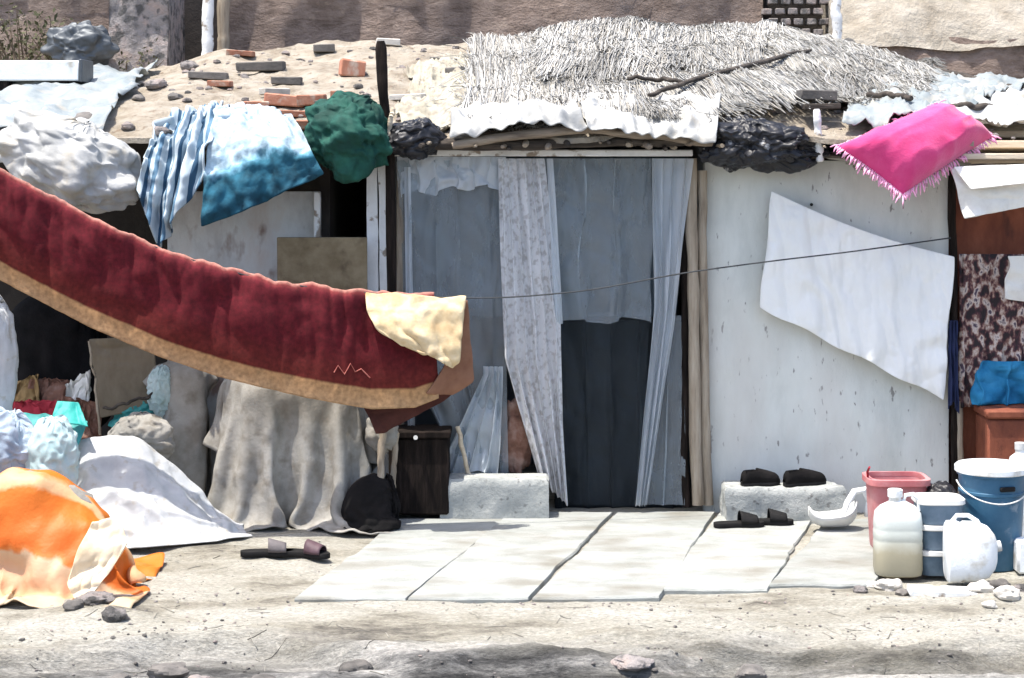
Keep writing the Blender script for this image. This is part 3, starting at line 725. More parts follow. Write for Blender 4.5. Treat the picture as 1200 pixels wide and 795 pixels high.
# ---------------------------------------------------------------- walls and yards beyond the roof
def bumpy_box(name, m, x0, x1, y0, y1, z0, z1, amp=0.03, sc=2.0, nx=80, nz=24, ny=12, topfn=None, parent=None, lean=0.0):
    mb = MB()
    xs = np.linspace(x0, x1, nx)
    zt = np.full(nx, z1) if topfn is None else topfn(xs)
    def disp(A):
        p = A * sc
        return A + amp * np.stack([0.3 * fbm(p + 50, 3), fbm(p, 4), 0.7 * fbm(p + 20, 3)], -1)
    s = np.linspace(0, 1, nz)
    front = np.stack([np.repeat(xs[:, None], nz, 1), np.full((nx, nz), y0) + lean * s[None, :], z0 + (zt[:, None] - z0) * s[None, :]], -1)
    u = np.linspace(0, 1, ny)
    topg = np.stack([np.repeat(xs[:, None], ny, 1), y0 + lean + (y1 - y0 - lean) * u[None, :] + 0 * xs[:, None], np.repeat(zt[:, None], ny, 1)], -1)
    back = np.stack([np.repeat(xs[:, None], 3, 1), np.full((nx, 3), y1), zt[:, None] + (z0 - zt[:, None]) * np.linspace(0, 1, 3)[None, :]], -1)
    mb.grid(disp(np.concatenate([front, topg[:, 1:], back[:, 1:]], 1)))
    for i, rev in ((0, True), (-1, False)):
        zz, yy = np.meshgrid(np.linspace(0, 1, 8), np.linspace(y0, y1, 5), indexing='ij')
        x = xs[i]; A = np.stack([np.full_like(zz, x), yy + lean * zz, z0 + (zt[i] - z0) * zz], -1)
        A = disp(A); mb.grid(A if rev else A[::-1])
    return mb.build(name, m, parent, angle=60)


o = bumpy_box('mud_wall', M['mud_wall'], (262 - CX) / F * 13.6, (893 - CX) / F * 13.6, 13.6, 14.0, -0.1, 3.25, 0.05, 2.2)
tag(o, 'long brown mud wall rising behind the middle of the shack roof', 'wall')
# pale mud heap and wall, upper right
def rtop(xs):
    px = CX + xs * F / 13.3
    py = np.interp(px, [970, 1000, 1060, 1200, 1400], [30, 26, 12, 14, 20])
    return CZ + (HY - py) / F * 13.3
bank = thing('mud_wall', 'brown mud wall with a pale crumbling top above the pink cushion', 'wall', P(1100, 80, 13.3) * np.array([1, 1, 0]))
bumpy_box('wall', M['mud_wall'], (972 - CX) / F * 13.3, 7, 13.3, 13.8, -0.1, 2.9, 0.07, 2.0, topfn=lambda q: rtop(q) - 0.2, parent=bank)
xs_, ys_ = (978 - CX) / F * 13.3, 7.0
def ctop(xs): return rtop(xs) + 0.30 + 0.08 * fbm(np.stack([xs * 3, xs * 0, xs * 0], -1), 3)
bumpy_box('capping', M['mud_cap'], xs_, ys_, 13.24, 15.2, 2.66, 3.1, 0.045, 3.4, topfn=ctop, parent=bank, lean=0.45)
# brick screen between the two
scr = thing('brick_screen', 'dark pierced brick screen behind the top of the reed mats', 'screen', P(935, 60, 13.5) * np.array([1, 1, 0]))
bk = MB()
for r in range(9):
    for c in range(6):
        px = 893 + c * 15 + (7 if r % 2 else 0); py = 62 - r * 12
        if px < 968: bk.box(tuple(P(px + 5, py, 13.6)), (0.07, 0.10, 0.045), bev=0.006, warp=0.003)
bk.build('brickwork', M['rubble_stone'], scr, angle=30)
MB().box(tuple(P(935, 150, 13.9) * np.array([1, 1, 0]) + np.array([0, 0, 1.6])), (0.62, 0.06, 3.4)).build('backing', M['dark_mud'], scr, smooth=False)
o = post([P(981, 60, 13.2), P(980, 20, 13.2), P(979, -20, 13.2)], 0.035, M['white_paint'], 'post', None)
tag(o, 'whitish upright post at the left end of the pale mud wall', 'post')

# upper left: stone pillar, dark gap, timber posts, scrub
o = bumpy_box('stone_pillar', M['rubble_stone'], (126 - CX) / F * 13.2, (196 - CX) / F * 13.2, 13.2, 13.8, -0.1, 3.2, 0.05, 3.2, nx=30)
tag(o, 'grey and pinkish rubble stone pillar behind the left part of the roof', 'pillar')
gapw = MB().box((-2.32, 14.6, 1.6), (1.0, 0.1, 3.4)).build('gap_shade', M['dark_mud'], smooth=False)  # near-black panel put in for the shade of the alley
tag(gapw, 'dark panel painted as the shade deep in the gap beside the stone pillar', 'wall')
o = post([P(243, 95, 13.3), P(243, 40, 13.3), P(245, -25, 13.3)], 0.04, M['white_paint'], 'post', None)
tag(o, 'whitish upright post beside the dark gap, left of the long mud wall', 'post')
o = post([P(261, 90, 13.45), P(262, 40, 13.45), P(262, -25, 13.45)], 0.045, M['wood'], 'post', None)
tag(o, 'weathered grey timber post against the left end of the long mud wall', 'post')
o = bumpy_box('mud_wall', M['mud_wall'], (-160 - CX) / F * 13.9, (140 - CX) / F * 13.9, 13.9, 14.3, -0.1, 3.4, 0.05, 2.0)
tag(o, 'olive brown mud wall behind the dry scrub at the upper left', 'wall')


def scrub(px, py, w, h, n, label):
    base = P(px, py, 13.3)
    sh = thing('shrub', label, 'shrub', base, 'dry scrub behind the roof')
    st = MB(); lf = MB(); r = np.random.default_rng(int(px))
    for k in range(n):
        d = np.array([r.uniform(-1, 1) * w, r.uniform(-.3, .3), r.uniform(.3, 1) * h])
        p0 = base + np.array([r.uniform(-.08, .08), r.uniform(-.1, .1), 0]); pts = [p0 + d * t + np.array([0, 0, -0.1 * h * (t - t * t)]) for t in np.linspace(0, 1, 6)]
        st.tube(pts, np.linspace(0.008, 0.002, 6), 5)
        for q in range(26):
            t = r.uniform(.25, 1.05); c = p0 + d * t + r.normal(0, .045, 3)
            a = r.normal(0, 1, 3); a /= np.linalg.norm(a); b_ = np.cross(a, r.normal(0, 1, 3)); b_ /= np.linalg.norm(b_); s = r.uniform(.012, .03)
            lf.add([c - a * s, c + b_ * s * .45, c + a * s, c - b_ * s * .45], [(0, 1, 2, 3)])
    st.build('stem', M['twig'], sh); lf.build('foliage', M['leaf'], sh, smooth=False)
scrub(20, 80, 0.30, 0.45, 16, 'dusty olive shrub in the upper left corner above the white box')
scrub(62, 80, 0.24, 0.36, 13, 'dusty olive shrub left of the dark crumpled bag behind the roof')
scrub(160, 92, 0.16, 0.20, 9, 'low dusty shrub at the foot of the stone pillar')
# debris bank under them: closes the view between roof edge and the walls
o = bumpy_box('mud_bank', M['mud_roof'], -5.5, 5.2, 12.8, 13.25, -0.1, 2.4, 0.05, 2.4, nx=160,
              topfn=lambda xs: CZ + (HY - np.interp(CX + xs * F / 12.9, BX, BY)) / F * 12.9 - 0.02)
o.name = 'terrain'; struct(o)
def drape(X0, sdf, du, sd, steps=110, fric=0.5, ground=0.006, bend=0.2, pin=None):
    X0 = X0 + np.random.default_rng(sd).normal(0, .004, X0.shape)
    return sim(X0, du, du, sdf=sdf, steps=steps, iters=8, fric=fric, ground=ground, bend=bend, pins=pin)


def flat_cloth(cx, cy, z, w, d, du, noise=0.02, seed=0, rot=0.0, squeeze=1.0):
    n, m = int(w / du) + 1, int(d / du) + 1
    U, V = np.meshgrid((np.arange(n) - (n - 1) / 2) * du * squeeze, (np.arange(m) - (m - 1) / 2) * du * squeeze, indexing='ij')
    Z = z + noise * fbm(np.stack([U * 5, V * 5, U * 0 + seed], -1), 3)
    c, s = math.cos(rot), math.sin(rot)
    return np.stack([cx + c * U - s * V, cy + s * U + c * V, Z], -1)


def heap(name, px, py, Y, lumps, w, d, m, seed, label, cat, du=0.02, squeeze=0.82, steps=55, floor='level', wr=0.010, wscale=9, thick=0.003, noise=0.05, fric=0.7, rot=None):
    """cloth crumpled over lumps; px, py, Y: the foot of the heap"""
    c = P(px, py, Y)
    X0 = flat_cloth(c[0], c[1], c[2] + max(l[2] + l[5] for l in lumps) + .03, w, d, du, noise, seed, seed * .7 if rot is None else rot, squeeze)
    def sd(p):
        k = np.full(p.shape[:-1], 9.0)
        for l in lumps: k = np.minimum(k, sd_ell(p, (c[0] + l[0], c[1] + l[1], c[2] + l[2]), l[3:6]))
        if floor == 'level': k = np.minimum(k, p[..., 2] - c[2])
        if floor == 'roof': k = np.minimum(k, sd_box(p, (0, 11.0, 1.87), (5, 1.28, 0.10), 0.01))
        return k
    X = drape(X0, sd, du, seed, steps=steps, fric=fric, ground=None, bend=0.12)
    o = cloth_obj(name, X, M[m], thick, wr=wr, wscale=wscale); return tag(o, label, cat)


def bag(name, px, py, Y, r, m, seed, label, cat, k=1.16, lumps=None, n=54, mm=34, steps=34, floor=None, wr=0.006, wscale=9, shrink=0.86, amp=0.10, tilt=0.0, power=1.0, lift=5.5):
    """a slack closed skin settling round what fills it; px, py, Y: its middle"""
    c = P(px, py, Y)
    th = np.linspace(PI / 2 + 0.03, 2.5 * PI - 0.03, n); ph = np.linspace(0.10, PI - 0.10, mm)
    T, H = np.meshgrid(th, ph, indexing='ij')
    D = np.stack([np.sin(H) * np.cos(T), np.sin(H) * np.sin(T), np.cos(H)], -1)
    if power != 1.0: D = np.sign(D) * np.abs(D) ** power
    A = D * (1 + amp * fbm(D * 1.6 + seed, 3))[..., None] * np.array(r)
    ct, st = math.cos(tilt), math.sin(tilt)
    A = np.stack([A[..., 0] * ct + A[..., 2] * st, A[..., 1], -A[..., 0] * st + A[..., 2] * ct], -1)
    L = lumps or [(0, 0, 0, r[0] * shrink, r[1] * shrink, r[2] * shrink)]
    def sd(p):
        q = p - c
        q = np.stack([q[..., 0] * ct - q[..., 2] * st, q[..., 1], q[..., 0] * st + q[..., 2] * ct], -1)
        d = np.full(p.shape[:-1], 9.0)
        for l in L: d = np.minimum(d, sd_ell(q, l[:3], l[3:6]))
        if floor == 'roof': d = np.minimum(d, sd_box(p, (0, 11.0, 1.87), (5, 1.28, 0.10), 0.01))
        elif floor is not None: d = np.minimum(d, p[..., 2] - floor)
        return d
    A = A + c + np.random.default_rng(seed).normal(0, .006, A.shape)
    pin = np.zeros((n, mm), bool); pin[0] = True; pin[-1] = True
    X = sim(A, 1, 1, sdf=sd, pins=pin, steps=steps, iters=6, fric=0.7, bend=0.06, rest_k=k, thick=0.004, damp=0.92, wind=(0, 0, lift))
    X = X + normals(X) * (wr * crease(X * wscale))[..., None]
    b = MB().grid(X); o0 = len(b.v)
    for col in (0, -1):                                # close the two ends
        b.v.append(tuple(X[:, col].mean(0))); kk = len(b.v) - 1
        idx = [i * mm + (0 if col == 0 else mm - 1) for i in range(n)]
        for i in range(n - 1): b.f.append((idx[i + 1], idx[i], kk) if col == 0 else (idx[i], idx[i + 1], kk))
    o = b.build(name, M[m], angle=None); solid(o, 0, sub=1); return tag(o, label, cat)


# ================================================================== THINGS ON THE ROOF
def roof_sheet(name, label, cat, cpx, m, off=0.02, cr=0.03, sc=4.5, n=70, mrows=50, group=None, thick=0.004, wob=0.05):
    """a sheet spread over the mud: corners near-left, near-right, far-right, far-left in pixels"""
    c = [RP(*q) for q in cpx]
    A = patch(c[0], c[1], c[2], c[3], n, mrows)
    e = wob * fbm(A * 3.0, 3)
    u, v = np.meshgrid(np.linspace(-1, 1, n), np.linspace(-1, 1, mrows), indexing='ij')
    ed = np.maximum(np.abs(u), np.abs(v)) ** 4
    A[..., 0] += e * ed; A[..., 1] += 1.5 * e * ed
    A[..., 1] = np.maximum(A[..., 1], 9.70)
    A[..., 2] = roofz(A[..., 0], A[..., 1]) + off + cr * (0.6 + crease(A * sc, 3))
    o = solid(MB().grid(A).build(name, m, uv=uvgrid(n, mrows), angle=None), thick)
    tag(o, label, cat, group); return o


def eave_drape(name, label, cat, top, hem, m, n=60, mr=60, folds=5, amp=0.02, cr=0.012, sc=5, thick=0.008, bulge=0.05, edge_py=178, Yh=9.62, uvs=None, group=None, ph=0, off=0.03):
    """cloth lying on the roof and hanging over its front edge; top/hem: lists of pixel points left to right"""
    top = np.array(top, float); hem = np.array(hem, float)
    u = np.linspace(0, 1, n); A = np.zeros((n, mr, 3))
    for i, t in enumerate(u):
        tp = [np.interp(t, np.linspace(0, 1, len(top)), top[:, k]) for k in (0, 1)]
        hp = [np.interp(t, np.linspace(0, 1, len(hem)), hem[:, k]) for k in (0, 1)]
        T = RP(*tp) + np.array([0, 0, off]); H = P(hp[0], hp[1], Yh)
        ex = hp[0] * .55 + tp[0] * .45
        E = P(ex, min(edge_py, hp[1] - 12), 9.68); E[2] = max(E[2], min(2.0, 2.0)) if hp[1] > edge_py + 10 else E[2]
        Ms = (T + E) / 2 + np.array([0, 0, bulge])
        ctrl = np.array([H, (H * .45 + E * .55) + np.array([0, -bulge * .7, 0]), E, Ms, T])
        d = np.concatenate([[0], np.cumsum(np.linalg.norm(np.diff(ctrl, axis=0), axis=1))]); d /= d[-1]
        q = np.stack([np.interp(np.linspace(0, 1, mr), d, ctrl[:, k]) for k in range(3)], -1)
        for _ in range(6): q[1:-1] = (q[:-2] + 2 * q[1:-1] + q[2:]) / 4
        A[i] = q
    U, V = np.meshgrid(u, np.linspace(0, 1, mr), indexing='ij')
    w = fbm(np.stack([U * 3 + ph, V * 2, U * 0 + ph], -1), 3)
    nn = normals(A)
    s = np.sign(nn[..., 1].mean()) or 1
    f = np.sin(2 * PI * folds * (U + 0.10 * w + 0.1 * V) + ph)
    A = A - s * nn * (amp * f * (1.1 - 0.5 * V))[..., None] - s * nn * (cr * crease(A * sc + ph, 3))[..., None]
    o = solid(MB().grid(A).build(name, m, uv=uvgrid(n, mr), angle=None), thick, sub=1)
    return tag(o, label, cat, group)


roof_sheet('plastic_sheet', 'broad pale white plastic sheet spread on the roof behind the white sack', 'plastic sheet', [(-170, 172), (120, 168), (185, 84), (-190, 84)], M['plastic_white'], 0.03, 0.035, 3.2)
roof_sheet('plastic_sheet', 'pale crumpled sheet on the roof at right, behind the pink cushion', 'plastic sheet', [(985, 160), (1112, 160), (1230, 112), (1020, 82)], M['plastic_white'], 0.05, 0.035, 6)
roof_sheet('plastic_sheet', 'torn grey white sheet on the roof below the dark pole at the far right', 'plastic sheet', [(1095, 146), (1260, 150), (1280, 122), (1100, 108)], M['sack_white'], 0.04, 0.03, 7)
roof_sheet('plastic_sheet', 'small cream sheet on the mud between the tall pole and the reed mats', 'plastic sheet', [(468, 160), (556, 156), (562, 66), (476, 84)], M['cream'], 0.02, 0.03, 6)
eave_drape('plastic_sheet', 'white sheet hanging over the door logs at the right end below the reed mats', 'plastic sheet', [(676, 132), (760, 126), (845, 126)], [(690, 146), (730, 152), (780, 160), (838, 170)], M['sack_white'],
           n=70, mr=40, folds=6, amp=0.012, cr=0.030, thick=0.004, bulge=0.02, edge_py=146, Yh=9.60, off=0.075)
eave_drape('plastic_sheet', 'thin white scrap lying along the door logs right of the small black bag', 'plastic sheet', [(530, 142), (600, 136), (668, 132)], [(526, 158), (580, 152), (630, 146), (690, 148)], M['sack_white'],
           n=60, mr=34, folds=7, amp=0.012, cr=0.036, thick=0.004, bulge=0.02, edge_py=144, Yh=9.62, off=0.06, ph=2.2)
# long white box
bx = thing('foam_box', 'long white box beam lying on the plastic sheet at the upper left corner', 'box', P(20, 100, 11.6))
c = P(-10, 84, 11.6); mb = MB().box(tuple(c), (1.16, 0.30, 0.125), bev=0.008); mb.build('body', M['plastic_lid'], bx)
MB().box(tuple(P(101, 84, 11.6)), (0.022, 0.31, 0.14), bev=0.004).build('end_cap', M['tin'], bx)
mb = MB()
for k in (-0.45, 0.1, 0.48): MB().box((c[0] + k, c[1], c[2] - 0.10), (0.07, 0.26, 0.07), bev=0.006).build('bearer', M['wood_dark'], bx)
# white sack bulging over the eave
bag('sack', 84, 184, 9.66, (.31, .17, .185), 'sack_white', 2, 'plump white sack slumping over the roof edge above the red carpet', 'sack', tilt=.40, n=80, mm=50, amp=.30, k=1.14, shrink=.92, lift=9.0, wr=.0025, steps=30)
eave_drape('plastic_sheet', 'white sheet trailing over the roof edge at the left border above the carpet', 'plastic sheet', [(-110, 130), (70, 128)], [(-110, 196), (-20, 192), (62, 186)], M['tarp_white'], folds=4, amp=0.015, cr=0.02, bulge=0.05, ph=2)
mb = MB(); blob_mb(mb, P(40, 222, 9.95), (0.30, 0.2, 0.12), amp=0.2, sc=2, cre=0.1, n=48, m=34, seed=8)
tag(mb.build('cloth_bundle', M['black_cloth'], angle=None), 'black bundle tucked under the white sack at the roof edge', 'bundle')
eave_drape('striped_cloth', 'crumpled blue and white striped cloth hanging from the roof left of the blue blanket', 'cloth', [(200, 150), (230, 136), (262, 128)], [(160, 222), (186, 292), (204, 262), (240, 205)], M['striped'],
           folds=4, amp=0.028, cr=0.03, sc=7, bulge=0.05, Yh=9.58, ph=1.3)
eave_drape('blanket', 'light blue blanket with a teal hem draped over the roof edge', 'blanket', [(258, 134), (290, 130), (328, 150)], [(236, 266), (290, 246), (340, 222), (380, 204)], M['blanket'],
           folds=3, amp=0.022, cr=0.026, sc=5, bulge=0.06, Yh=9.58, ph=0.4)
bag('cloth_bundle', 268, 134, 9.96, (.12, .10, .05), 'steel_cloth', 4, 'grey blue cloth wadded on top of the blue blanket', 'bundle', k=1.2, amp=.2)
# green bundle
bag('cloth_bundle', 409, 149, 9.76, (.185, .15, .155), 'green_bag', 11, 'dark green cloth bundle on the roof edge left of the tall pole', 'bundle', tilt=.55, n=72, mm=46, amp=.46, k=1.14, shrink=.92, lift=9.0, wr=.0025, steps=30)
bag('plastic_bag', 487, 155, 9.80, (.125, .09, .055), 'black_bag', 13, 'small black plastic bag on the roof edge right of the tall pole', 'bag', amp=.6, k=1.14, shrink=.92, lift=9.0, wr=.0025, steps=30)
bag('plastic_bag', 882, 160, 9.82, (.085, .13, .235), 'black_bag', 17, 'large crumpled black plastic sack on the roof edge right of the doorway', 'bag', n=90, mm=70, amp=.55, k=1.16, shrink=.92, lift=9.0, wr=.004, tilt=PI/2 + .05, steps=30)
mb = MB(); blob_mb(mb, P(842, 180, 9.80), (0.07, 0.07, 0.05), amp=0.2, sc=2.2, cre=0.2, n=36, m=26, seed=19)
tag(mb.build('cloth_bundle', M['sack_white'], angle=None), 'small knot of white rag where the curtain meets the right door post', 'bundle')
bag('plastic_bag', 92, 48, 13.05, (.17, .10, .12), 'tin', 91, 'dark grey crumpled bag among the scrub left of the stone pillar', 'bag', amp=.5, k=1.14, shrink=.92, lift=9.0, wr=.0025, steps=30)
# tall pole
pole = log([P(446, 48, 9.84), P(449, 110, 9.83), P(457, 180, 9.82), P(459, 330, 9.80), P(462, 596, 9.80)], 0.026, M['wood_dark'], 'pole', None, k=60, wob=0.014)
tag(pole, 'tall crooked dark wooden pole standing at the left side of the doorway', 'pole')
sp = log([P(452, 178, 9.76), P(458, 140, 9.77), P(461, 128, 9.78)], 0.012, M['wood_pale'], 'stick', None)
tag(sp, 'short pale stick tied to the tall pole beside the green bundle', 'stick')
# bricks and stones on the mud
def brick_mesh(m):
    mb = MB().box((0, 0, 0.03), (0.20, 0.095, 0.06), bev=0.006, warp=0.004); o = mb.build('brick', m, origin=(0, 0, 0), angle=30); return o
def put(o, px, py, rz, sc, label, cat, group, dz=0.0, tilt=0.0):
    o.location = tuple(RP(px, py) + np.array([0, 0, dz])); o.rotation_euler = (tilt, random.uniform(-.08, .08), rz); o.scale = sc; tag(o, label, cat, group); return o
bp_ = {k: None for k in ('brick', 'dark_stone', 'pale_stone')}
def brick(kind, px, py, rz, sc, label, dz=0.0, tilt=0.0):
    if bp_[kind] is None: o = bp_[kind] = brick_mesh(M[kind])
    else: o = bp_[kind].copy(); COL.objects.link(o)
    return put(o, px, py, rz, sc, label, 'brick', 'bricks lying on the mud roof', dz, tilt)
brick('brick', 412, 90, 0.25, (0.75, 1.1, 1.7), 'single upright red brick on bare mud left of the tall pole')
brick('brick', 333, 125, 0.06, (1.15, 1, 1.1), 'red brick on top of the small brick pile above the blue blanket', 0.0)
brick('brick', 366, 124, -0.12, (0.8, 1, 1.0), 'red brick at the right end of the small brick pile')
brick('brick', 345, 138, 0.10, (1.2, 1, 0.6), 'thin broken brick in the second course of the brick pile')
brick('brick', 366, 152, 0.18, (1.1, 1, 0.8), 'reddish brick in the lowest course of the pile, next to the green bundle')
brick('brick', 382, 141, 0.3, (0.7, 1, 0.7), 'short brick piece touching the left side of the green bundle')
brick('dark_stone', 306, 84, 0.03, (1.5, 1, 1.0), 'long dark brick lying alone near the top of the mud roof')
brick('dark_stone', 336, 100, 0.06, (0.9, 1, 0.8), 'short dark brick just below the long dark one')
brick('brick', 258, 102, -0.1, (0.7, 1, 0.6), 'dusty red brick on the mud above the blue blanket')
brick('dark_stone', 244, 94, 0.1, (1.2, 1, 0.8), 'flat dark brown brick left of the long dark brick')
brick('dark_stone', 541, 90, 0.12, (1.0, 1, 1.0), 'grey dark brick near the left edge of the reed mats')
brick('pale_stone', 531, 108, 0.03, (1.4, 1, 0.6), 'long flat pale brick below the grey one left of the mats')
brick('dark_stone', 512, 128, -0.05, (0.8, 1, 0.5), 'thin dark chip of brick on the cream sheet near the tall pole')
brick('pale_stone', 574, 46, 0.3, (1.4, 1, 0.8), 'pale brick tilted against the foot of the long mud wall')
brick('dark_stone', 380, 62, 0.1, (0.7, 1, 0.9), 'small dark brick at the foot of the long mud wall')
brick('pale_stone', 455, 54, 0.1, (0.8, 1, 0.8), 'small pale brick at the mud wall foot behind the tall pole')
brick('brick', 300, 128, 0.2, (0.7, 1, 0.7), 'broken red brick at the left end of the brick pile above the blue blanket')
brick('dark_stone', 384, 126, -0.3, (0.6, 1, 0.7), 'dark brick bit between the brick pile and the upright red brick')
brick('pale_stone', 322, 112, 0.5, (0.8, 1, 0.7), 'dusty pale brick just above the brick pile')
brick('brick', 400, 116, -0.5, (0.55, 0.8, 0.7), 'red brick fragment under the upright red brick')
brick('dark_stone', 430, 132, 0.3, (0.7, 0.9, 0.6), 'dark brick piece behind the green bundle beside the tall pole')
brick('pale_stone', 478, 118, -0.2, (1.0, 1, 0.6), 'pale brick on the cream sheet just right of the tall pole')
brick('dark_stone', 520, 76, 0.15, (0.8, 1, 0.7), 'dark brick at the upper edge of the cream sheet')
brick('brick', 282, 66, -0.1, (0.9, 1, 0.6), 'dusty red brick at the very top of the mud roof under the timber post')
def stone(px, py, s, kind, label, seed):
    mb = MB(); blob_mb(mb, (0, 0, 0.35 * s), (s, 0.8 * s, 0.6 * s), amp=0.25, sc=1.4, cre=0.05, n=18, m=12, seed=seed, flat=0.7)
    o = mb.build('stone', M[kind], origin=(0, 0, 0), angle=25); o.location = tuple(RP(px, py)); tag(o, label, 'stone', 'stones lying on the mud roof')
for i, (px, py, s, k, lab) in enumerate([
    (152, 104, .035, 'dark_stone', 'dark stone on the mud just right of the plastic sheet'),
    (163, 118, .035, 'dark_stone', 'dark round stone below the first dark stone right of the plastic sheet'),
    (205, 117, .04, 'dark_stone', 'dark stone midway between the plastic sheet and the bricks'),
    (182, 104, .06, 'rubble_stone', 'brownish flat stone under the stone pillar'),
    (222, 82, .06, 'rubble_stone', 'brownish stone at the top of the mud under the dark gap'),
    (100, 148, .07, 'dark_stone', 'dark broken stone between the plastic sheet and the white sack'),
    (190, 160, .05, 'rubble_stone', 'brownish stone on the mud above the striped cloth'),
    (150, 152, .04, 'rubble_stone', 'small brown stone right above the white sack'),
    (420, 104, .03, 'dark_stone', 'tiny dark stone right of the upright red brick'),
    (745, 32, .10, 'dark_stone', 'dark lump at the peak of the reed mats'),
    (755, 24, .06, 'pale_stone', 'pale stone on the dark lump at the peak of the mats'),
    (985, 70, .09, 'rubble_stone', 'grey lump between the brick screen and the right sheet')]):
    stone(px, py, s, k, lab, i * 3.3)
# crumbs of mud and gravel all over the roof
mb = MB(); r = np.random.default_rng(5)
for k in range(300):
    x = r.uniform(-2.9, 2.9); y = r.uniform(9.85, 12.5); s = r.uniform(.008, .03)
    blob_mb(mb, (x, y, float(roofz(x, y)) + .2 * s), (s, s * .8, s * .6), amp=0.25, sc=1.4, n=7, m=5, seed=k)
stuff(mb.build('gravel', M['rubble_stone'], angle=30))


# reed mats ---------------------------------------------------------------------------
def hump(x, y):
    """rise of the heaped mats over the mud"""
    px = CX + x * F / y
    k = np.interp(px, [530, 600, 700, 740, 800, 900, 1000, 1080], [0.01, 0.01, 0.03, 0.055, 0.02, 0.04, 0.03, 0.02])
    return k * (0.6 + 0.8 * np.clip((y - 9.8) / 2.5, 0, 1)) + 0.02 * fbm(np.stack([x * 2, y * 2, x * 0], -1), 3)


def reed_mat(label, cpx, ang, count, seed, off=0.03, lens=(0.35, 0.9), fray=0.15, spread=0.035):
    c = [RP(*q) for q in cpx]; r = np.random.default_rng(seed)
    t = thing('reed_mat', label, 'mat', (c[0] + c[1] + c[2] + c[3]) / 4, 'reed mats on the roof')
    n, m = 60, 50
    A = patch(c[0], c[1], c[2], c[3], n, m); e = 0.07 * fbm(A * 3, 3); A[..., 0] += e; A[..., 1] += e
    A[..., 2] = roofz(A[..., 0], A[..., 1]) + hump(A[..., 0], A[..., 1]) + off + 0.012 * crease(A * 6, 2)
    b = MB().grid(A); b.tint = [(.62, .6, .56, 1)] * len(b.v); solid(b.build('backing', M['straw'], t, angle=None), 0.01)
    K = count; u = r.uniform(-.03, 1.03, (K, 1)); v = r.uniform(-fray * .5, 1.05, (K, 1))
    rib = r.random((K, 1)) < .72; nr = max(8, int(np.linalg.norm(c[1] - c[0]) / .032)); uq = (np.floor(u * nr) + .5 + r.normal(0, .13, (K, 1))) / nr
    u = np.where(rib, uq, u); ribh = np.where(rib, .016 * np.exp(-((u * nr - np.floor(u * nr) - .5) / .25) ** 2), 0)
    p = (1 - u) * (1 - v) * c[0] + u * (1 - v) * c[1] + u * v * c[2] + (1 - u) * v * c[3]
    wild = r.random(K) < .09
    a = ang + 0.08 * vnoise(np.concatenate([p[:, :2] * 3.0, np.full((K, 1), float(seed))], 1)) + r.normal(0, 1, K) * np.where(wild, 0.35, spread)
    L_ = r.uniform(*lens, K); d = np.stack([np.sin(a), -np.cos(a), np.zeros(K)], -1)
    s = np.linspace(-.5, .5, 6)
    q = p[:, None, :] + s[None, :, None] * L_[:, None, None] * d[:, None, :]; q[..., 0] += r.normal(0, .02, (K, 1)) * (s * 2) ** 2
    lift = 0.004 + ribh + np.abs(r.normal(0, 0.007, (K, 1))); tip = np.abs(r.normal(0, .05, (K, 1))) * np.clip(s, 0, 1) ** 2 * np.where(r.random((K, 1)) < .25, 1, .15)
    yc = np.maximum(q[..., 1], 9.72)
    q[..., 2] = roofz(q[..., 0], yc) + hump(q[..., 0], yc) + off + lift + tip + 0.012 * crease(np.stack([q[..., 0] * 4, q[..., 1] * 2, q[..., 0] * 0], -1) + seed, 2)
    q[..., 1] = np.maximum(q[..., 1], 9.74 + 0.06 * r.random((K, 1)))
    rad = r.uniform(.0013, .0034, (K, 1, 1, 1)); th = np.array([0.5, 0.5 + 2 * PI / 3, 0.5 + 4 * PI / 3])
    sd_ = np.stack([np.cos(a), np.sin(a), np.zeros(K)], -1)[:, None, None, :]
    ring = q[:, :, None, :] + rad * (np.cos(th)[None, None, :, None] * sd_ + np.sin(th)[None, None, :, None] * np.array([0, 0, 1.0]))
    V = ring.reshape(-1, 3); base = np.arange(K) * 18
    Fc = []
    for i_ in range(5):
        for k in range(3):
            Fc.append(np.stack([base + i_ * 3 + k, base + i_ * 3 + (k + 1) % 3, base + (i_ + 1) * 3 + (k + 1) % 3, base + (i_ + 1) * 3 + k], 1))
    b = MB(); b.v = V.tolist(); b.f = np.concatenate(Fc).tolist()
    g = np.where(r.random(K) > .09, r.uniform(.65, 1.2, K), r.uniform(.12, .4, K)) * (0.9 + 0.35 * vnoise(np.concatenate([p[:, :2] * 4, np.full((K, 1), seed + 5.0)], 1)))
    br = r.uniform(0, 1, K) ** 3; tn = np.stack([g, g * (1 - .07 * br), g * (1 - .17 * br), np.ones(K)], -1)
    b.tint = np.repeat(tn, 18, 0).tolist(); b.build('reed', M['straw'], t, angle=None)['kind'] = 'stuff'
    return t


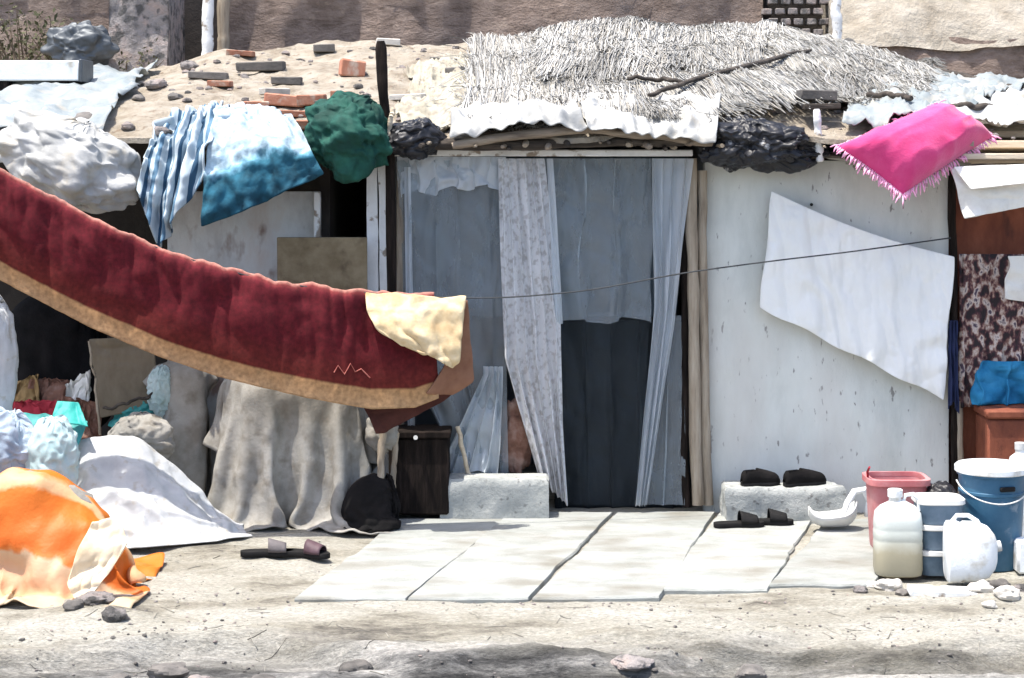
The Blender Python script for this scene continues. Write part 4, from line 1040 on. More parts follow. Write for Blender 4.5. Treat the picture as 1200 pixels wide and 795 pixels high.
reed_mat('grey reed mat with stalks hanging straight down toward the doorway logs', [(552, 140), (742, 132), (748, 48), (560, 66)], 0.0, 7000, 21, 0.03, (0.4, 1.1))
reed_mat('pale peaked reed mat heaped highest against the long mud wall', [(640, 100), (870, 96), (905, 40), (640, 44)], -0.10, 5200, 22, 0.06, (0.4, 0.9))
reed_mat('grey reed mat leaning to the right behind the large black sack', [(745, 136), (960, 124), (1000, 58), (800, 56)], 0.14, 6500, 23, 0.045, (0.4, 0.9))
reed_mat('thin frayed reed mat at the right end, next to the crumpled sheet', [(965, 128), (1080, 124), (1095, 88), (985, 66)], 0.06, 1800, 24, 0.05, (0.2, 0.5), spread=0.12)
def roof_stick(pts, r, m, label, off=0.1):
    q = [RP(*p) for p in pts]
    q = [np.array([a[0], a[1], roofz(a[0], a[1]) + float(hump(np.array(a[0]), np.array(a[1]))) + off]) for a in q]
    return tag(log(q, r, m, 'stick', None, wob=0.012), label, 'stick', 'sticks lying on the roof')
roof_stick([(760, 140), (790, 132), (850, 112), (905, 96), (950, 84)], 0.016, M['wood_dark_h'], 'long dark curved branch lying across the right reed mat')
roof_stick([(735, 120), (770, 122), (800, 124)], 0.014, M['wood_dark_h'], 'short dark stick below the peak of the mats')
roof_stick([(1015, 132), (1040, 134), (1068, 138)], 0.018, M['wood_dark_h'], 'dark stick on the crumpled sheet left of the cushion top')
roof_stick([(1095, 138), (1130, 140), (1170, 142)], 0.022, M['wood_dark_h'], 'dark round stick behind the right corner of the cushion', 0.04)
roof_stick([(1060, 88), (1130, 102), (1205, 118)], 0.03, M['wood_dark_h'], 'long dark pole at the foot of the pale-topped mud wall', 0.02)
blk = MB().box(tuple(P(957, 112, 10.1)), (0.20, 0.12, 0.055), rot=(0, 0.03, 0.1), bev=0.006); tag(blk.build('wood_block', M['dark_stone']), 'dark flat block set on the white stake above the black sack', 'block')
blk = MB().box(tuple(P(962, 125, 9.98)), (0.19, 0.12, 0.03), rot=(0, -0.02, 0.05), bev=0.004); tag(blk.build('wood_block', M['wood_dark_h']), 'thin dark plank end just under the flat block on the stake', 'block')
o = log([P(957, 128, 9.78), P(959, 160, 9.78), P(961, 190, 9.80)], 0.020, M['white_paint'], 'stake', None, seg=6, wob=0.003)
tag(o, 'short white painted stake at the roof edge right of the black sack', 'stake')

# pink cushion -----------------------------------------------------------------------
def cushion():
    t = thing('cushion', 'hot pink square cushion with a pale fringe drying on the roof edge', 'cushion', P(1068, 228, 9.70))
    cL, cB, cR, cT = P(981, 171, 9.66), P(1058, 228, 9.60), P(1164, 160, 9.86), P(1098, 120, 9.98)
    n = 44; A = patch(cL, cB, cR, cT, n, n)
    U, V = np.meshgrid(np.linspace(-1, 1, n), np.linspace(-1, 1, n), indexing='ij')
    ctr = (cL + cB + cR + cT) / 4; N = np.cross(cB - cL, cT - cL); N /= np.linalg.norm(N)
    if N[1] > 0: N = -N
    pin = 0.03 * ((1 - U ** 2) * V ** 4 + (1 - V ** 2) * U ** 4)
    B0 = A + (ctr - A) * pin[..., None]
    prof = np.maximum(0, (1 - np.abs(U) ** 3.0) * (1 - np.abs(V) ** 3.0)) ** 0.62
    wr_ = 0.012 * crease(np.stack([U * 1.5, V * 1.5, U * 0], -1) + 3, 2) * (0.4 + np.maximum(np.abs(U), np.abs(V)))
    f = B0 + N * (prof * 0.17 + wr_ * (prof > 0))[..., None]; k = B0 - N * (prof * 0.085)[..., None]
    mb = MB().grid(f).grid(k[::-1]); mb.build('cover', M['pink'], t, angle=None)
    fr = MB(); r = np.random.default_rng(2)
    for e in range(4):
        for s in np.linspace(0, 1, 74):
            i = int(round(s * (n - 1)))
            p = [B0[i, 0], B0[n - 1, i], B0[n - 1 - i, n - 1], B0[0, n - 1 - i]][e]
            d = p - ctr; d /= np.linalg.norm(d)
            d = d * .7 + np.array([0, -.25, -.6]) + r.normal(0, .30, 3); L_ = r.uniform(.022, .045)
            fr.tube([p, p + d * L_ * .5, p + d * L_ * .9 + np.array([0, 0, -.006])], [.0034, .0048, .0026], 5)
    fr.build('fringe', M['fringe'], t, angle=None)
cushion()
mb = MB(); blob_mb(mb, P(1060, 183, 9.95), (0.36, 0.14, 0.08), amp=0.2, sc=2, cre=0.1, n=40, m=26, seed=31)
tag(mb.build('cloth_bundle', M['dusty_cloth'], angle=None), 'grey bundle on the wall top that holds up the pink cushion', 'bundle')

# ================================================================== THE NEIGHBOUR AT RIGHT
nb = thing('neighbour_shack', 'neighbouring shack of red brown sheet metal under a plank roof at right', 'shack', P(1170, 600, 10.1) * np.array([1, 1, 0]))
wall_panel('wall', 1117, 1520, -0.03, 1.80, 10.06, M['rust'], parent=nb, rough=0.004)
post([P(1116, 188, 9.97), P(1117, 400, 9.97), P(1119, 600, 9.97)], 0.020, M['wood_dark'], 'corner_post', nb)
post([P(1124, 470, 9.965), P(1125, 530, 9.965), P(1126, 602, 9.965)], 0.017, M['wood'], 'corner_post', nb)
for i, (py, Y, h, mm) in enumerate([(184, 9.80, .05, 'wood_pale'), (170, 10.05, .045, 'wood_pale'), (158, 10.35, .04, 'wood_pale'), (150, 10.7, .035, 'wood_pale')]):
    c = P(1126, py, Y); MB().box((c[0] + 0.62, Y + 0.1, c[2] - 0.012), (1.24, 0.26, 0.035), rot=(-0.12, 0.0, 0.02 * (i % 2)), bev=0.004, warp=0.004).build('roof_plank', M[mm], nb, angle=30)
MB().box(tuple(P(1290, 196, 10.3)), (1.5, 0.7, 0.03), bev=0.004).build('roof_board', M['wood_dark_h'], nb)
log([P(1118, 196, 9.78), P(1220, 200, 9.78), P(1400, 205, 9.78)], 0.022, M['wood_dark_h'], 'eave_pole', nb)
# folded linen hanging from the planks
A = patch(P(1129, 256, 9.66), P(1290, 226, 9.66), P(1290, 196, 9.72), P(1114, 198, 9.72), 60, 30)
U, V = np.meshgrid(np.linspace(0, 1, 60), np.linspace(0, 1, 30), indexing='ij')
A[..., 1] += 0.018 * np.sin(7 * V + 5 * U) - 0.02 + 0.014 * crease(A * 6, 3)
o = cloth_obj('linen_cloth', A, M['linen'], 0.008); tag(o, 'off white folded cloth hanging under the planks right of the cushion', 'cloth')
A = patch(P(1136, 222, 9.63), P(1290, 205, 9.60), P(1290, 190, 9.70), P(1116, 196, 9.70), 40, 20); A[..., 1] += 0.012 * crease(A * 6, 3) - 0.03
o = cloth_obj('linen_cloth', A, M['linen'], 0.008); tag(o, 'upper short fold of off white cloth laid over the hanging one', 'cloth')


def hanging(name, x0, x1, y0, y1, Y, folds, amp, n=90, mr=50, ph=0.0, cr=0.006, sc=6, thin=None, lean=0.0, ease=None):
    """a hung cloth. x0, x1: lists of (row, left px) and (row, right px); y0, y1 rows of top and hem"""
    x0 = np.array(x0, float); x1 = np.array(x1, float)
    U, V = np.meshgrid(np.linspace(0, 1, n), np.linspace(0, 1, mr), indexing='ij')
    rows = y0 + (y1 - y0) * V if np.isscalar(y1) else y0 + (np.interp(U, np.linspace(0, 1, len(y1)), y1) - y0) * V
    xl = np.interp(rows, x0[:, 0], x0[:, 1]); xr = np.interp(rows, x1[:, 0], x1[:, 1])
    w = fbm(np.stack([U * 2.5 + ph, V * 1.2, U * 0 + ph * 3], -1), 3)
    px = xl + (xr - xl) * (U + 0.16 / max(folds, 1) * np.sin(2 * PI * folds * U + ph + 1.5 * w))
    Yd = Y + amp * (0.55 + 0.45 * V) * np.sin(2 * PI * folds * (U + (0.30 / max(folds, 1)) * (w + 0.8 * fbm(np.stack([U * 6 + ph, V * 2.5, U * 0 + 9], -1), 2))) + 1.3 + ph) + 0.7 * amp * w + lean * V
    A = np.stack([(px - CX) / F * Y, Yd, CZ - (rows - HY) / F * Y], -1)
    A[..., 1] += cr * crease(A * np.array([sc, sc, sc * .35]) + ph, 3) + 0.5 * cr * crease(np.stack([A[..., 0] * sc * 1.4 + A[..., 2] * sc, A[..., 1], A[..., 2] * sc * .8 - A[..., 0] * sc], -1) + ph + 7, 2)
    return A


o = cloth_obj('floral_cloth', hanging('', [(296, 1122), (480, 1121)], [(296, 1330), (480, 1330)], 298, 478, 9.95, 9, 0.02), M['floral'], 0.004)
tag(o, 'dark floral cloth with pinkish flowers hanging on the red brown wall', 'cloth')
o = cloth_obj('blue_cloth', hanging('', [(420, 1150), (440, 1138), (480, 1132)], [(420, 1320), (480, 1320)], 424, 474, 9.90, 5, 0.03, ph=2, cr=0.02), M['blue_cloth'], 0.006)
tag(o, 'bright blue cloth bundled below the dark floral cloth', 'cloth')
o = cloth_obj('navy_cloth', hanging('', [(370, 1112), (486, 1110)], [(370, 1121), (486, 1124)], 376, [480, 470, 486], 9.92, 2, 0.015, n=24, ph=1), M['navy'], 0.006)
tag(o, 'narrow navy strip of cloth hanging on the post beside the white sheet', 'cloth')
o = cloth_obj('beige_cloth', hanging('', [(300, 1180), (370, 1184)], [(300, 1300), (370, 1300)], 300, [350, 364, 372], 9.91, 3, 0.02, n=40, ph=4), M['linen'], 0.006)
tag(o, 'beige cloth end hanging over the upper right of the floral cloth', 'cloth')
tk = thing('storage_trunk', 'rust brown metal trunk standing against the wall behind the blue bucket', 'trunk', P(1190, 600, 9.9) * np.array([1, 1, 0]))
c = P(1260, 545, 9.82); MB().box((c[0], 9.84, 0.27), (0.98, 0.26, 0.50), bev=0.012).build('body', M['rust'], tk)
MB().box((c[0], 9.835, 0.545), (1.0, 0.28, 0.045), bev=0.01).build('lid', M['rust'], tk)

# ================================================================== THE DOORWAY CURTAINS
cu = thing('door_curtain', 'plastic and lace curtains hung across the shack doorway', 'curtain', P(640, 595, 9.93) * np.array([1, 1, 0]))
def curtain_part(name, A, m, label=None, thick=0):
    n, mr = A.shape[:2]; o = MB().grid(A).build(name, m, cu, uv=uvgrid(n, mr), angle=None); o.modifiers.new('s', 'SUBSURF').render_levels = 1
    if label: o['label'] = label
    return o
curtain_part('plastic_panel', hanging('', [(186, 464), (420, 470), (500, 512), (560, 534)], [(186, 592), (560, 596)], 188, [520, 556, 562, 556], 9.93, 4, 0.016, ph=.5, cr=0.018, sc=5), M['film'], 'left grey plastic panel')
curtain_part('valance', hanging('', [(184, 464), (235, 467)], [(184, 590), (235, 588)], 184, [232, 222, 230, 218, 224, 216, 226], 9.915, 6, 0.010, ph=1.5, cr=0.014, sc=7), M['film_thick'], 'milky doubled strip along the top')
# hem of the left panel swept into folds
curtain_part('swept_hem', hanging('', [(440, 566), (500, 536), (560, 508)], [(440, 590), (500, 588), (560, 584)], 430, [545, 560, 552, 562], 9.90, 4, 0.028, n=70, ph=2.2, cr=0.016, sc=6), M['film_thick'], 'swept white plastic hem')
curtain_part('lace_panel', hanging('', [(186, 583), (420, 590), (470, 604), (592, 640)], [(186, 637), (380, 657), (500, 660), (592, 666)], 186, [560, 580, 594], 9.90, 6, 0.030, n=140, mr=70, ph=.2, cr=0.008), M['lace'], 'white lace panel gathered in the middle')
curtain_part('plastic_panel', hanging('', [(186, 634), (380, 650)], [(186, 768), (380, 764)], 186, [378, 374, 380, 372, 379], 9.94, 3, 0.016, ph=3, cr=0.016, sc=5), M['film'], 'short plastic panel over the right half')
curtain_part('gathered_panel', hanging('', [(186, 762), (360, 766), (450, 758), (592, 744)], [(186, 812), (300, 798), (380, 790), (470, 776), (592, 758)], 186, 593, 9.90, 4, 0.028, n=90, mr=70, ph=1.1, cr=0.006), M['film_thick'], 'milky panel gathered to the right post')
curtain_part('plastic_panel', hanging('', [(380, 772), (592, 752)], [(380, 804), (592, 806)], 370, 592, 9.96, 2, 0.01, n=40, ph=4), M['film'], 'plastic strip beside the right post')
curtain_part('plastic_panel', hanging('', [(360, 648), (594, 662)], [(360, 768), (594, 752)], 366, 592, 10.02, 3, 0.02, n=60, ph=5.1, cr=0.02, sc=5), M['film_thin'], 'thin clear plastic hanging inside the lower doorway')
for x_, y0_, y1_, dx in ((640, 186, 380, 10), (474, 196, 500, 4)):  # bright milky strips added to give the curtain edges highlights
    curtain_part('highlight_strip', hanging('', [(y0_, x_), (y1_, x_ + dx)], [(y0_, x_ + 8), (y1_, x_ + dx + 9)], y0_, y1_, 9.905, 2, .010, n=22, mr=60, ph=x_ * .1), M['film_thick'])
# dark sheet added for the darkness of the open lower doorway, dim things behind the plastic
o = cloth_obj('dark_infill', hanging('', [(370, 640), (596, 646)], [(370, 806), (596, 806)], 376, 596, 10.16, 5, 0.02, ph=.7), M['inner_cloth'], 0.006)
tag(o, 'dark slate doorway sheet added for the darkness of the lower right opening', 'blanket')
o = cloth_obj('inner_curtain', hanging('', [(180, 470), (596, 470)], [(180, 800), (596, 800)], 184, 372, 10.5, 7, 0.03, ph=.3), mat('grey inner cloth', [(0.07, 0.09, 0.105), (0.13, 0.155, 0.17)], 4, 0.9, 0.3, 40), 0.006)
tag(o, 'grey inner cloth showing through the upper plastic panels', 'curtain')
mb = MB(); blob_mb(mb, P(606, 512, 10.02), (0.085, 0.06, 0.19), amp=0.2, sc=2.4, cre=0.1, n=44, m=40, seed=41)
tag(mb.build('cloth_bundle', M['brown_rag'], angle=None), 'reddish brown bundle standing on the concrete step behind the lace', 'bundle')
MB_step = MB(); 
def rough_block(name, x0, x1, y0, y1, h, m, label, cat, amp=0.008, hollow=None, z0=-0.02):
    n = 40
    def ring(s, z, k):
        pts = []
        for a, b_ in (((x0, y0), (x1, y0)), ((x1, y0), (x1, y1)), ((x1, y1), (x0, y1)), ((x0, y1), (x0, y0))):
            for t in np.linspace(0, 1, n, endpoint=False): pts.append((a[0] + (b_[0] - a[0]) * t, a[1] + (b_[1] - a[1]) * t))
        pts = np.array(pts); c = pts.mean(0); hx, hy = (x1 - x0) / 2, (y1 - y0) / 2
        q = (pts - c) / np.array([hx, hy]) * np.array([hx - s, hy - s]) + c
        p3 = np.concatenate([q, np.full((len(q), 1), z)], 1)
        return p3 + amp * np.stack([fbm(p3 * 7 + 1, 3), fbm(p3 * 7 + 9, 3), 0.6 * fbm(p3 * 7 + 20, 3)], -1)
    rings = [ring(0, z0 + (h - 0.015 - z0) * t, 0) for t in np.linspace(0, 1, 8)] + [ring(0.012, h, 0)]
    if hollow: rings += [ring(hollow, h - 0.004, 0), ring(hollow + 0.01, h - 0.07, 0)]
    mb = MB().loft(rings); o = mb.build(name, m, angle=45); tag(o, label, cat); return o
def gx(px, Y): return (px - CX) / F * Y
rough_block('concrete_step', gx(516, 9.72), gx(642, 9.72), 9.72, 9.90, 0.205, M['concrete'], 'low grey concrete block under the lace curtain left of the door opening', 'step')
rough_block('concrete_trough', gx(850, 9.66), gx(990, 9.66), 9.66, 9.92, 0.165, M['concrete'], 'rough concrete block against the white wall carrying two black shoes', 'block', amp=0.014)

# wire across the front, white sheet on the wall
LX = np.array([-80, 0, 100, 200, 320, 430, 540, 600, 690, 800, 905, 1000, 1114], float)
LYp = np.array([160, 202, 255, 298, 332, 344, 350, 349, 341, 320, 306, 295, 279], float)
def line_pt(px):
    Y = 9.05 + (px / 1114) * 0.83
    return P(px, float(np.interp(px, LX, LYp)), Y)
pts = np.array([line_pt(x) for x in np.linspace(-80, 1114, 120)])
for _ in range(10): pts[1:-1] = (pts[:-2] + 2 * pts[1:-1] + pts[2:]) / 4
tag(MB().tube(pts, 0.0042, 6).build('clothes_line', M['wire']), 'thin dark line strung across the doorway and the white wall, carrying the carpet', 'clothes line')
A = patch(P(890, 360, 9.93), P(1104, 468, 9.93), P(1117, 301, 9.93), P(904, 224, 9.93), 90, 70)
U, V = np.meshgrid(np.linspace(0, 1, 90), np.linspace(0, 1, 70), indexing='ij')
A[..., 1] += 0.012 * np.sin(34 * U + 5 * fbm(np.stack([U * 3, V * 1.5, U * 0], -1), 3)) * (0.4 + 0.6 * (1 - V)) - 0.020 + 0.010 * crease(A * np.array([9, 9, 2.5]), 3) + 0.005 * crease(A * np.array([22, 9, 7]), 3)
A[..., 2] -= 0.035 * np.sin(PI * U) * V + 0.008 * np.sin(19 * U) * (1 - V)
A[..., 0] += 0.012 * np.sin(9 * V) * (U - .5)
o = cloth_obj('white_sheet', A, M['sheet'], 0.004); tag(o, 'large bright white sheet hung slanting on the whitewashed wall', 'sheet')
MB().tube([P(951, 240, 9.99), P(951, 240, 9.90)], 0.009, 8).build('nail', M['black_rubber'], o)

# ================================================================== THE CARPET ON THE LINE
cp = thing('carpet', 'long dark red carpet with a tan border slung over the clothes line', 'carpet', line_pt(250) * np.array([1, 1, 1]))
LBx = np.array([-80, 0, 100, 180, 250, 350, 430, 480, 520, 545], float); LBy = np.array([292, 332, 384, 418, 442, 466, 480, 478, 462, 440], float)
n, m_ = 240, 60
A = np.zeros((n, m_, 3)); B_ = np.zeros((n, 40, 3))
for i, px in enumerate(np.linspace(-80, 508, n)):
    L_ = line_pt(px); yb = float(np.interp(px, LBx, LBy)); yt = float(np.interp(px, LX, LYp))
    for j, v in enumerate(np.linspace(0, 1, m_)):           # v: hem -> line
        r_ = yb + (yt - yb) * v
        q = P(px + 6 * (1 - v), r_, L_[1] - 0.035 - 0.02 * math.sin(PI * v) * 0.5)
        if v > 0.9: q[1] += 0.035 * ((v - 0.9) / 0.1) ** 2; q[2] += 0.006
        A[i, j] = q
    for j, v in enumerate(np.linspace(0, 1, 40)):
        r_ = yt + (yb - 24 - yt) * v
        B_[i, j] = P(px, r_, L_[1] + 0.0 + 0.05 * min(1, v * 8))
U, V = np.meshgrid(np.linspace(0, 1, n), np.linspace(0, 1, m_), indexing='ij')
fold = 0.014 * np.sin(34 * U + 4 * fbm(np.stack([U * 8, V * 1.5, U * 0], -1), 3)) * (0.3 + 0.7 * V) + 0.008 * fbm(np.stack([U * 16, V * 3, U * 0], -1), 3)
A[..., 1] += fold + 0.014 * crease(np.stack([U * 16, V * 0.8 + 3, U * 5], -1), 3) * (0.25 + V); A[..., 2] += 0.006 * fbm(np.stack([U * 60, V * 0, U * 0], -1), 3) * V ** 6 + 0.007 * fbm(np.stack([U * 40, V * 4, U * 0 + 3], -1), 2) * (V > 0.9)
FR = A.copy()
o = MB().grid(A).build('front_flap', M['carpet'], cp, uv=uvgrid(n, m_), angle=None); solid(o, 0.012)
o = MB().grid(B_ + np.array([0, .01, 0])).build('back_flap', M['carpet_rust'], cp, uv=uvgrid(n, 40), angle=None); solid(o, 0.012)
# the worn pinkish woven mark near the fold
spx = CX + FR[..., 0] * F / FR[..., 1]; spy = HY - (FR[..., 2] - CZ) * F / FR[..., 1]; pts = []
for q in [(391, 437), (397, 428), (403, 438), (410, 427), (416, 436), (424, 431), (429, 438), (435, 442)]:
    k = np.unravel_index(np.argmin((spx - q[0]) ** 2 + (spy - q[1]) ** 2), spx.shape); pts.append(FR[k] + np.array([0, -.009, 0]))
MB().tube(pts, 0.0045, 6, 0.8).build('woven_mark', mat('faded pink wool', [(.30, .07, .06), (.42, .15, .12)], 20, .95, .3, 60), cp)
# the end folded back: pale underside outward
def poly_sheet(name, rows, m, parent, wr=0.008, thick=0.01, label=None, n=30, mr=30):
    """rows: list of (left px, left py, left Y, right px, right py, right Y) from top to bottom"""
    R = np.array(rows, float); t = np.linspace(0, 1, mr); tt = np.linspace(0, 1, len(R))
    R = np.stack([np.interp(t, tt, R[:, k]) for k in range(6)], -1)
    A = np.zeros((n, mr, 3))
    for j in range(mr):
        a = P(R[j, 0], R[j, 1], R[j, 2]); b_ = P(R[j, 3], R[j, 4], R[j, 5])
        A[:, j] = a + (b_ - a) * np.linspace(0, 1, n)[:, None]
    A = A + normals(A) * (wr * crease(A * 7, 3))[..., None]
    o = MB().grid(A).build(name, m, parent, uv=uvgrid(n, mr), angle=None); solid(o, thick, sub=1)
    if label: o['label'] = label
    return o
poly_sheet('folded_corner', [(428, 342, 9.36, 546, 350, 9.40), (430, 362, 9.28, 544, 364, 9.36), (440, 386, 9.25, 541, 396, 9.34), (470, 404, 9.26, 538, 424, 9.34), (505, 416, 9.30, 530, 432, 9.34)],
           M['carpet_back'], cp, 0.017, label='cream underside folded over at the right end')
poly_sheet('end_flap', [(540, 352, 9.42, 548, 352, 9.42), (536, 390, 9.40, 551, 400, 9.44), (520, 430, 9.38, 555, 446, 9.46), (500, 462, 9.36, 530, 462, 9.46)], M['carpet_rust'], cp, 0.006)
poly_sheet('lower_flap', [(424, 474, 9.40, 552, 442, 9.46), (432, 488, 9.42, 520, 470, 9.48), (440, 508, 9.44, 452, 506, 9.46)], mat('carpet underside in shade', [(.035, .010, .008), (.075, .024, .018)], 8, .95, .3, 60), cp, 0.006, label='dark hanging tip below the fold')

# ================================================================== LEFT: HEAP AND CLUTTER
# the cart under the grey canvas
cart = thing('handcart', 'wooden cart hidden under the dusty grey canvas, its legs showing at right', 'cart', (gx(330, 9.75), 9.75, 0))
cx_ = gx(340, 9.75)
MB().box((cx_ + .02, 9.76, 0.62), (0.60, 0.24, 0.26), bev=0.01).build('body', M['wood_dark'], cart)
for sx, yy in ((-0.24, 9.67), (0.26, 9.67), (-0.24, 9.85), (0.26, 9.85)):
    post([(cx_ + sx, yy, 0.46), (cx_ + sx, yy, 0.2), (cx_ + sx, yy, -0.02)], 0.022, M['wood'], 'leg', cart)
lg = [P(448, 508, 9.55), P(445, 560, 9.52), P(442, 606, 9.50)]; post(lg, 0.020, M['wood'], 'leg', cart)
post([P(463, 508, 9.62), P(461, 555, 9.62), P(460, 598, 9.62)], 0.016, M['wood'], 'leg', cart)


def sdf_cart(p):
    a = sd_box(p, (cx_ + 0.02, 9.76, 0.40), (0.33, 0.15, 0.41), 0.08)
    b = sd_ell(p, (cx_ - 0.06, 9.70, 0.66), (0.26, 0.15, 0.17))
    return np.minimum(a, b)


X0 = flat_cloth(cx_ + 0.05, 9.70, 0.835, 1.50, 1.60, 0.030, 0.02, 1, 0.06, 0.96)
X = drape(X0, sdf_cart, 0.030, 1, steps=130, fric=0.5, pin=(np.abs(X0[..., 0] - cx_) < .26) & (np.abs(X0[..., 1] - 9.76) < .09))
o = cloth_obj('canvas', X, M['dusty_cloth'], 0.006, wr=0.020, wscale=8, wvec=(1.2, 1, .25))
tag(o, 'dusty grey canvas falling in folds over the cart below the carpet', 'cloth')
cx2 = gx(206, 9.75)
X0 = flat_cloth(cx2, 9.85, 0.80, 0.50, 1.55, 0.034, 0.012, 4, 0.0, 0.96)
X = drape(X0, lambda p: sd_box(p, (cx2 + 0.03, 9.88, 0.38), (0.09, 0.12, 0.40), 0.05), 0.034, 2, steps=130, fric=0.5, pin=(np.abs(X0[..., 0] - cx2) < .08) & (np.abs(X0[..., 1] - 9.88) < .07))
o = cloth_obj('canvas', X, M['dusty_cloth'], 0.006, wr=0.020, wscale=8, wvec=(1.2, 1, .25))
tag(o, 'narrow grey canvas hanging left of the dark slit beside the draped cart', 'cloth')
bag('plastic_bag', 428, 586, 9.52, (.11, .12, .17), 'black_cloth', 51, 'black bag on the ground under the right side of the grey canvas', 'bag', k=1.2, amp=.3, floor=0.0, tilt=.8, lift=7)
mb = MB(); blob_mb(mb, P(448, 508, 9.62), (0.07, 0.07, 0.10), amp=0.2, sc=2, cre=0.15, n=40, m=30, seed=54)
tag(mb.build('cloth_bundle', M['dusty_cloth'], angle=None), 'grey rag tied to the cart legs below the dark carpet tip', 'bundle')
# dark chest by the door
ch = thing('wooden_chest', 'dark wooden chest between the draped cart and the concrete step', 'chest', (gx(494, 9.8), 9.82, 0))
x0, x1 = gx(463, 9.7), gx(526, 9.7)
MB().box(((x0 + x1) / 2, 9.83, 0.22), (x1 - x0, 0.24, 0.40), bev=0.01).build('body', M['wood_dark'], ch)
MB().box(((x0 + x1) / 2, 9.825, 0.44), (x1 - x0 + .02, 0.27, 0.035), bev=0.006).build('lid', M['wood_dark'], ch)
MB().tube([P(487, 513, 9.70), P(487, 513, 9.66)], 0.012, 10).build('lock', M['plastic_grey'], ch)
o = post([P(536, 500, 9.86), P(545, 540, 9.87), P(552, 568, 9.88)], 0.012, M['wood_pale'], 'stick', None); tag(o, 'pale stick leaning by the swept hem above the concrete step', 'stick')

# plywood board and cardboard
bd = MB().box(tuple((P(378, 278, 9.86) + P(378, 420, 9.80)) / 2), (0.475, 0.02, 0.64), rot=(0.08, 0.0, 0.0), bev=0.003)
tag(bd.build('plywood_board', M['board']), 'olive brown plywood board standing upright behind the carpet, left of the door', 'board')
A = patch(P(118, 490, 9.82), P(186, 476, 9.84), P(180, 392, 9.92), P(104, 398, 9.92), 24, 30); A[..., 1] += 0.012 * crease(A * 4, 2)
o = cloth_obj('cardboard_sheet', A, M['cardboard'], 0.008); tag(o, 'worn brown cardboard sheet leaning under the carpet at left', 'cardboard')
o = post([P(104, 400, 9.86), P(112, 450, 9.80), P(118, 510, 9.74)], 0.007, M['wood'], 'stick', None); tag(o, 'thin upright stick along the left edge of the cardboard sheet', 'stick')
o = log([P(120, 480, 9.74), P(150, 474, 9.74), P(180, 462, 9.74)], 0.010, M['wood_dark_h'], 'stick', None); tag(o, 'dark stick lying across the foot of the cardboard sheet', 'stick')
def bundle(name, px, py, Y, r, m, seed, label, cat='bundle', amp=0.2, cre=0.14, **k):
    mb = MB(); blob_mb(mb, P(px, py, Y), r, amp=amp, sc=2.0, cre=cre, n=48, m=34, seed=seed, **k)
    return tag(mb.build(name, M[m], angle=None), label, cat)
bag('sack', -8, 405, 9.15, (.12, .10, .28), 'tarp_white', 61, 'white sack standing at the left border under the carpet', 'sack', k=1.15, amp=.1)
bag('cloth_bundle', 60, 395, 10.35, (.30, .2, .30), 'black_cloth', 62, 'big black bundle in the shade under the left end of the carpet', 'bundle', k=1.2, amp=.2, tilt=.5)
bag('rag', 28, 446, 9.96, (.06, .06, .075), 'ochre_rag', 63, 'ochre rag next to the white sack at the left border', 'rag', k=1.3, amp=.45, tilt=1.2, n=44, mm=30, wr=.012)
bag('rag', 64, 448, 9.98, (.05, .06, .10), 'brown_rag', 64, 'brown and pale rag in front of the big black bundle', 'rag', k=1.3, amp=.45, tilt=1.7, n=44, mm=30, wr=.012)
bag('rag', 90, 444, 9.94, (.035, .04, .06), 'linen', 65, 'small pale rag left of the cardboard sheet', 'rag', k=1.3, amp=.45, tilt=1.0, n=40, mm=26, wr=.012)
bag('rag', 34, 472, 9.84, (.04, .06, .12), 'red_rag', 66, 'red rag lying on the teal tarpaulin', 'rag', k=1.3, amp=.45, tilt=1.55, n=44, mm=30, wr=.012)
bag('rag', 96, 470, 9.86, (.045, .05, .075), 'brown_rag', 67, 'brown rag right of the red one, on the teal tarpaulin', 'rag', k=1.3, amp=.45, tilt=1.8, n=44, mm=30, wr=.012)
bag('cloth_bundle', 168, 482, 9.90, (.12, .08, .08), 'teal', 68, 'dim teal bundle between the cardboard and the narrow grey canvas', 'bundle', amp=.35, k=1.14, shrink=.92, lift=9.0, wr=.0025, steps=30)
bag('plastic_bag', 165, 506, 9.60, (.14, .09, .09), 'dusty_cloth', 69, 'dull grey green bag behind the white tarpaulin', 'bag', amp=.35, k=1.14, shrink=.92, lift=9.0, wr=.0025, steps=30)
bag('plastic_bag', 190, 452, 9.80, (.06, .06, .10), 'aqua_bag', 70, 'pale aqua bag stuffed beside the narrow grey canvas under the carpet hem', 'bag', amp=.2, k=1.14, shrink=.92, lift=9.0, wr=.0025, steps=30)
A = patch(P(-40, 560, 9.1), P(70, 560, 9.1), P(104, 496, 9.45), P(-30, 486, 9.45), 50, 40); A[..., 1] += 0.03 * crease(A * 3.5, 3); A[..., 2] += 0.03 * crease(A * 3 + 7, 3)
o = cloth_obj('tarpaulin', A, M['teal'], 0.006); tag(o, 'teal tarpaulin crumpled over the clutter at the left', 'tarpaulin')
A = patch(P(60, 492, 9.32), P(104, 500, 9.32), P(92, 472, 9.40), P(68, 470, 9.40), 20, 16); A[..., 1] += 0.012 * crease(A * 6, 3)
o = cloth_obj('tarpaulin', A, mat('bright teal plastic', [(0.02, 0.30, 0.27), (0.05, 0.42, 0.37)], 5, 0.5, 0.3, 40), 0.006); tag(o, 'small brighter teal plastic flap above the pale aqua bag', 'tarpaulin')
bag('plastic_bag', 62, 524, 8.95, (.11, .09, .145), 'aqua_bag', 71, 'pale aqua plastic bag between the orange tarp and the teal tarpaulin', 'bag', amp=.25, k=1.14, shrink=.92, lift=9.0, wr=.0025, steps=30)
bag('cloth_bundle', 0, 512, 8.95, (.15, .10, .12), 'steel_cloth', 72, 'grey blue cloth behind the orange tarp at the left border', 'bundle', amp=.35, tilt=.5, k=1.14, shrink=.92, lift=9.0, wr=.0025, steps=30)
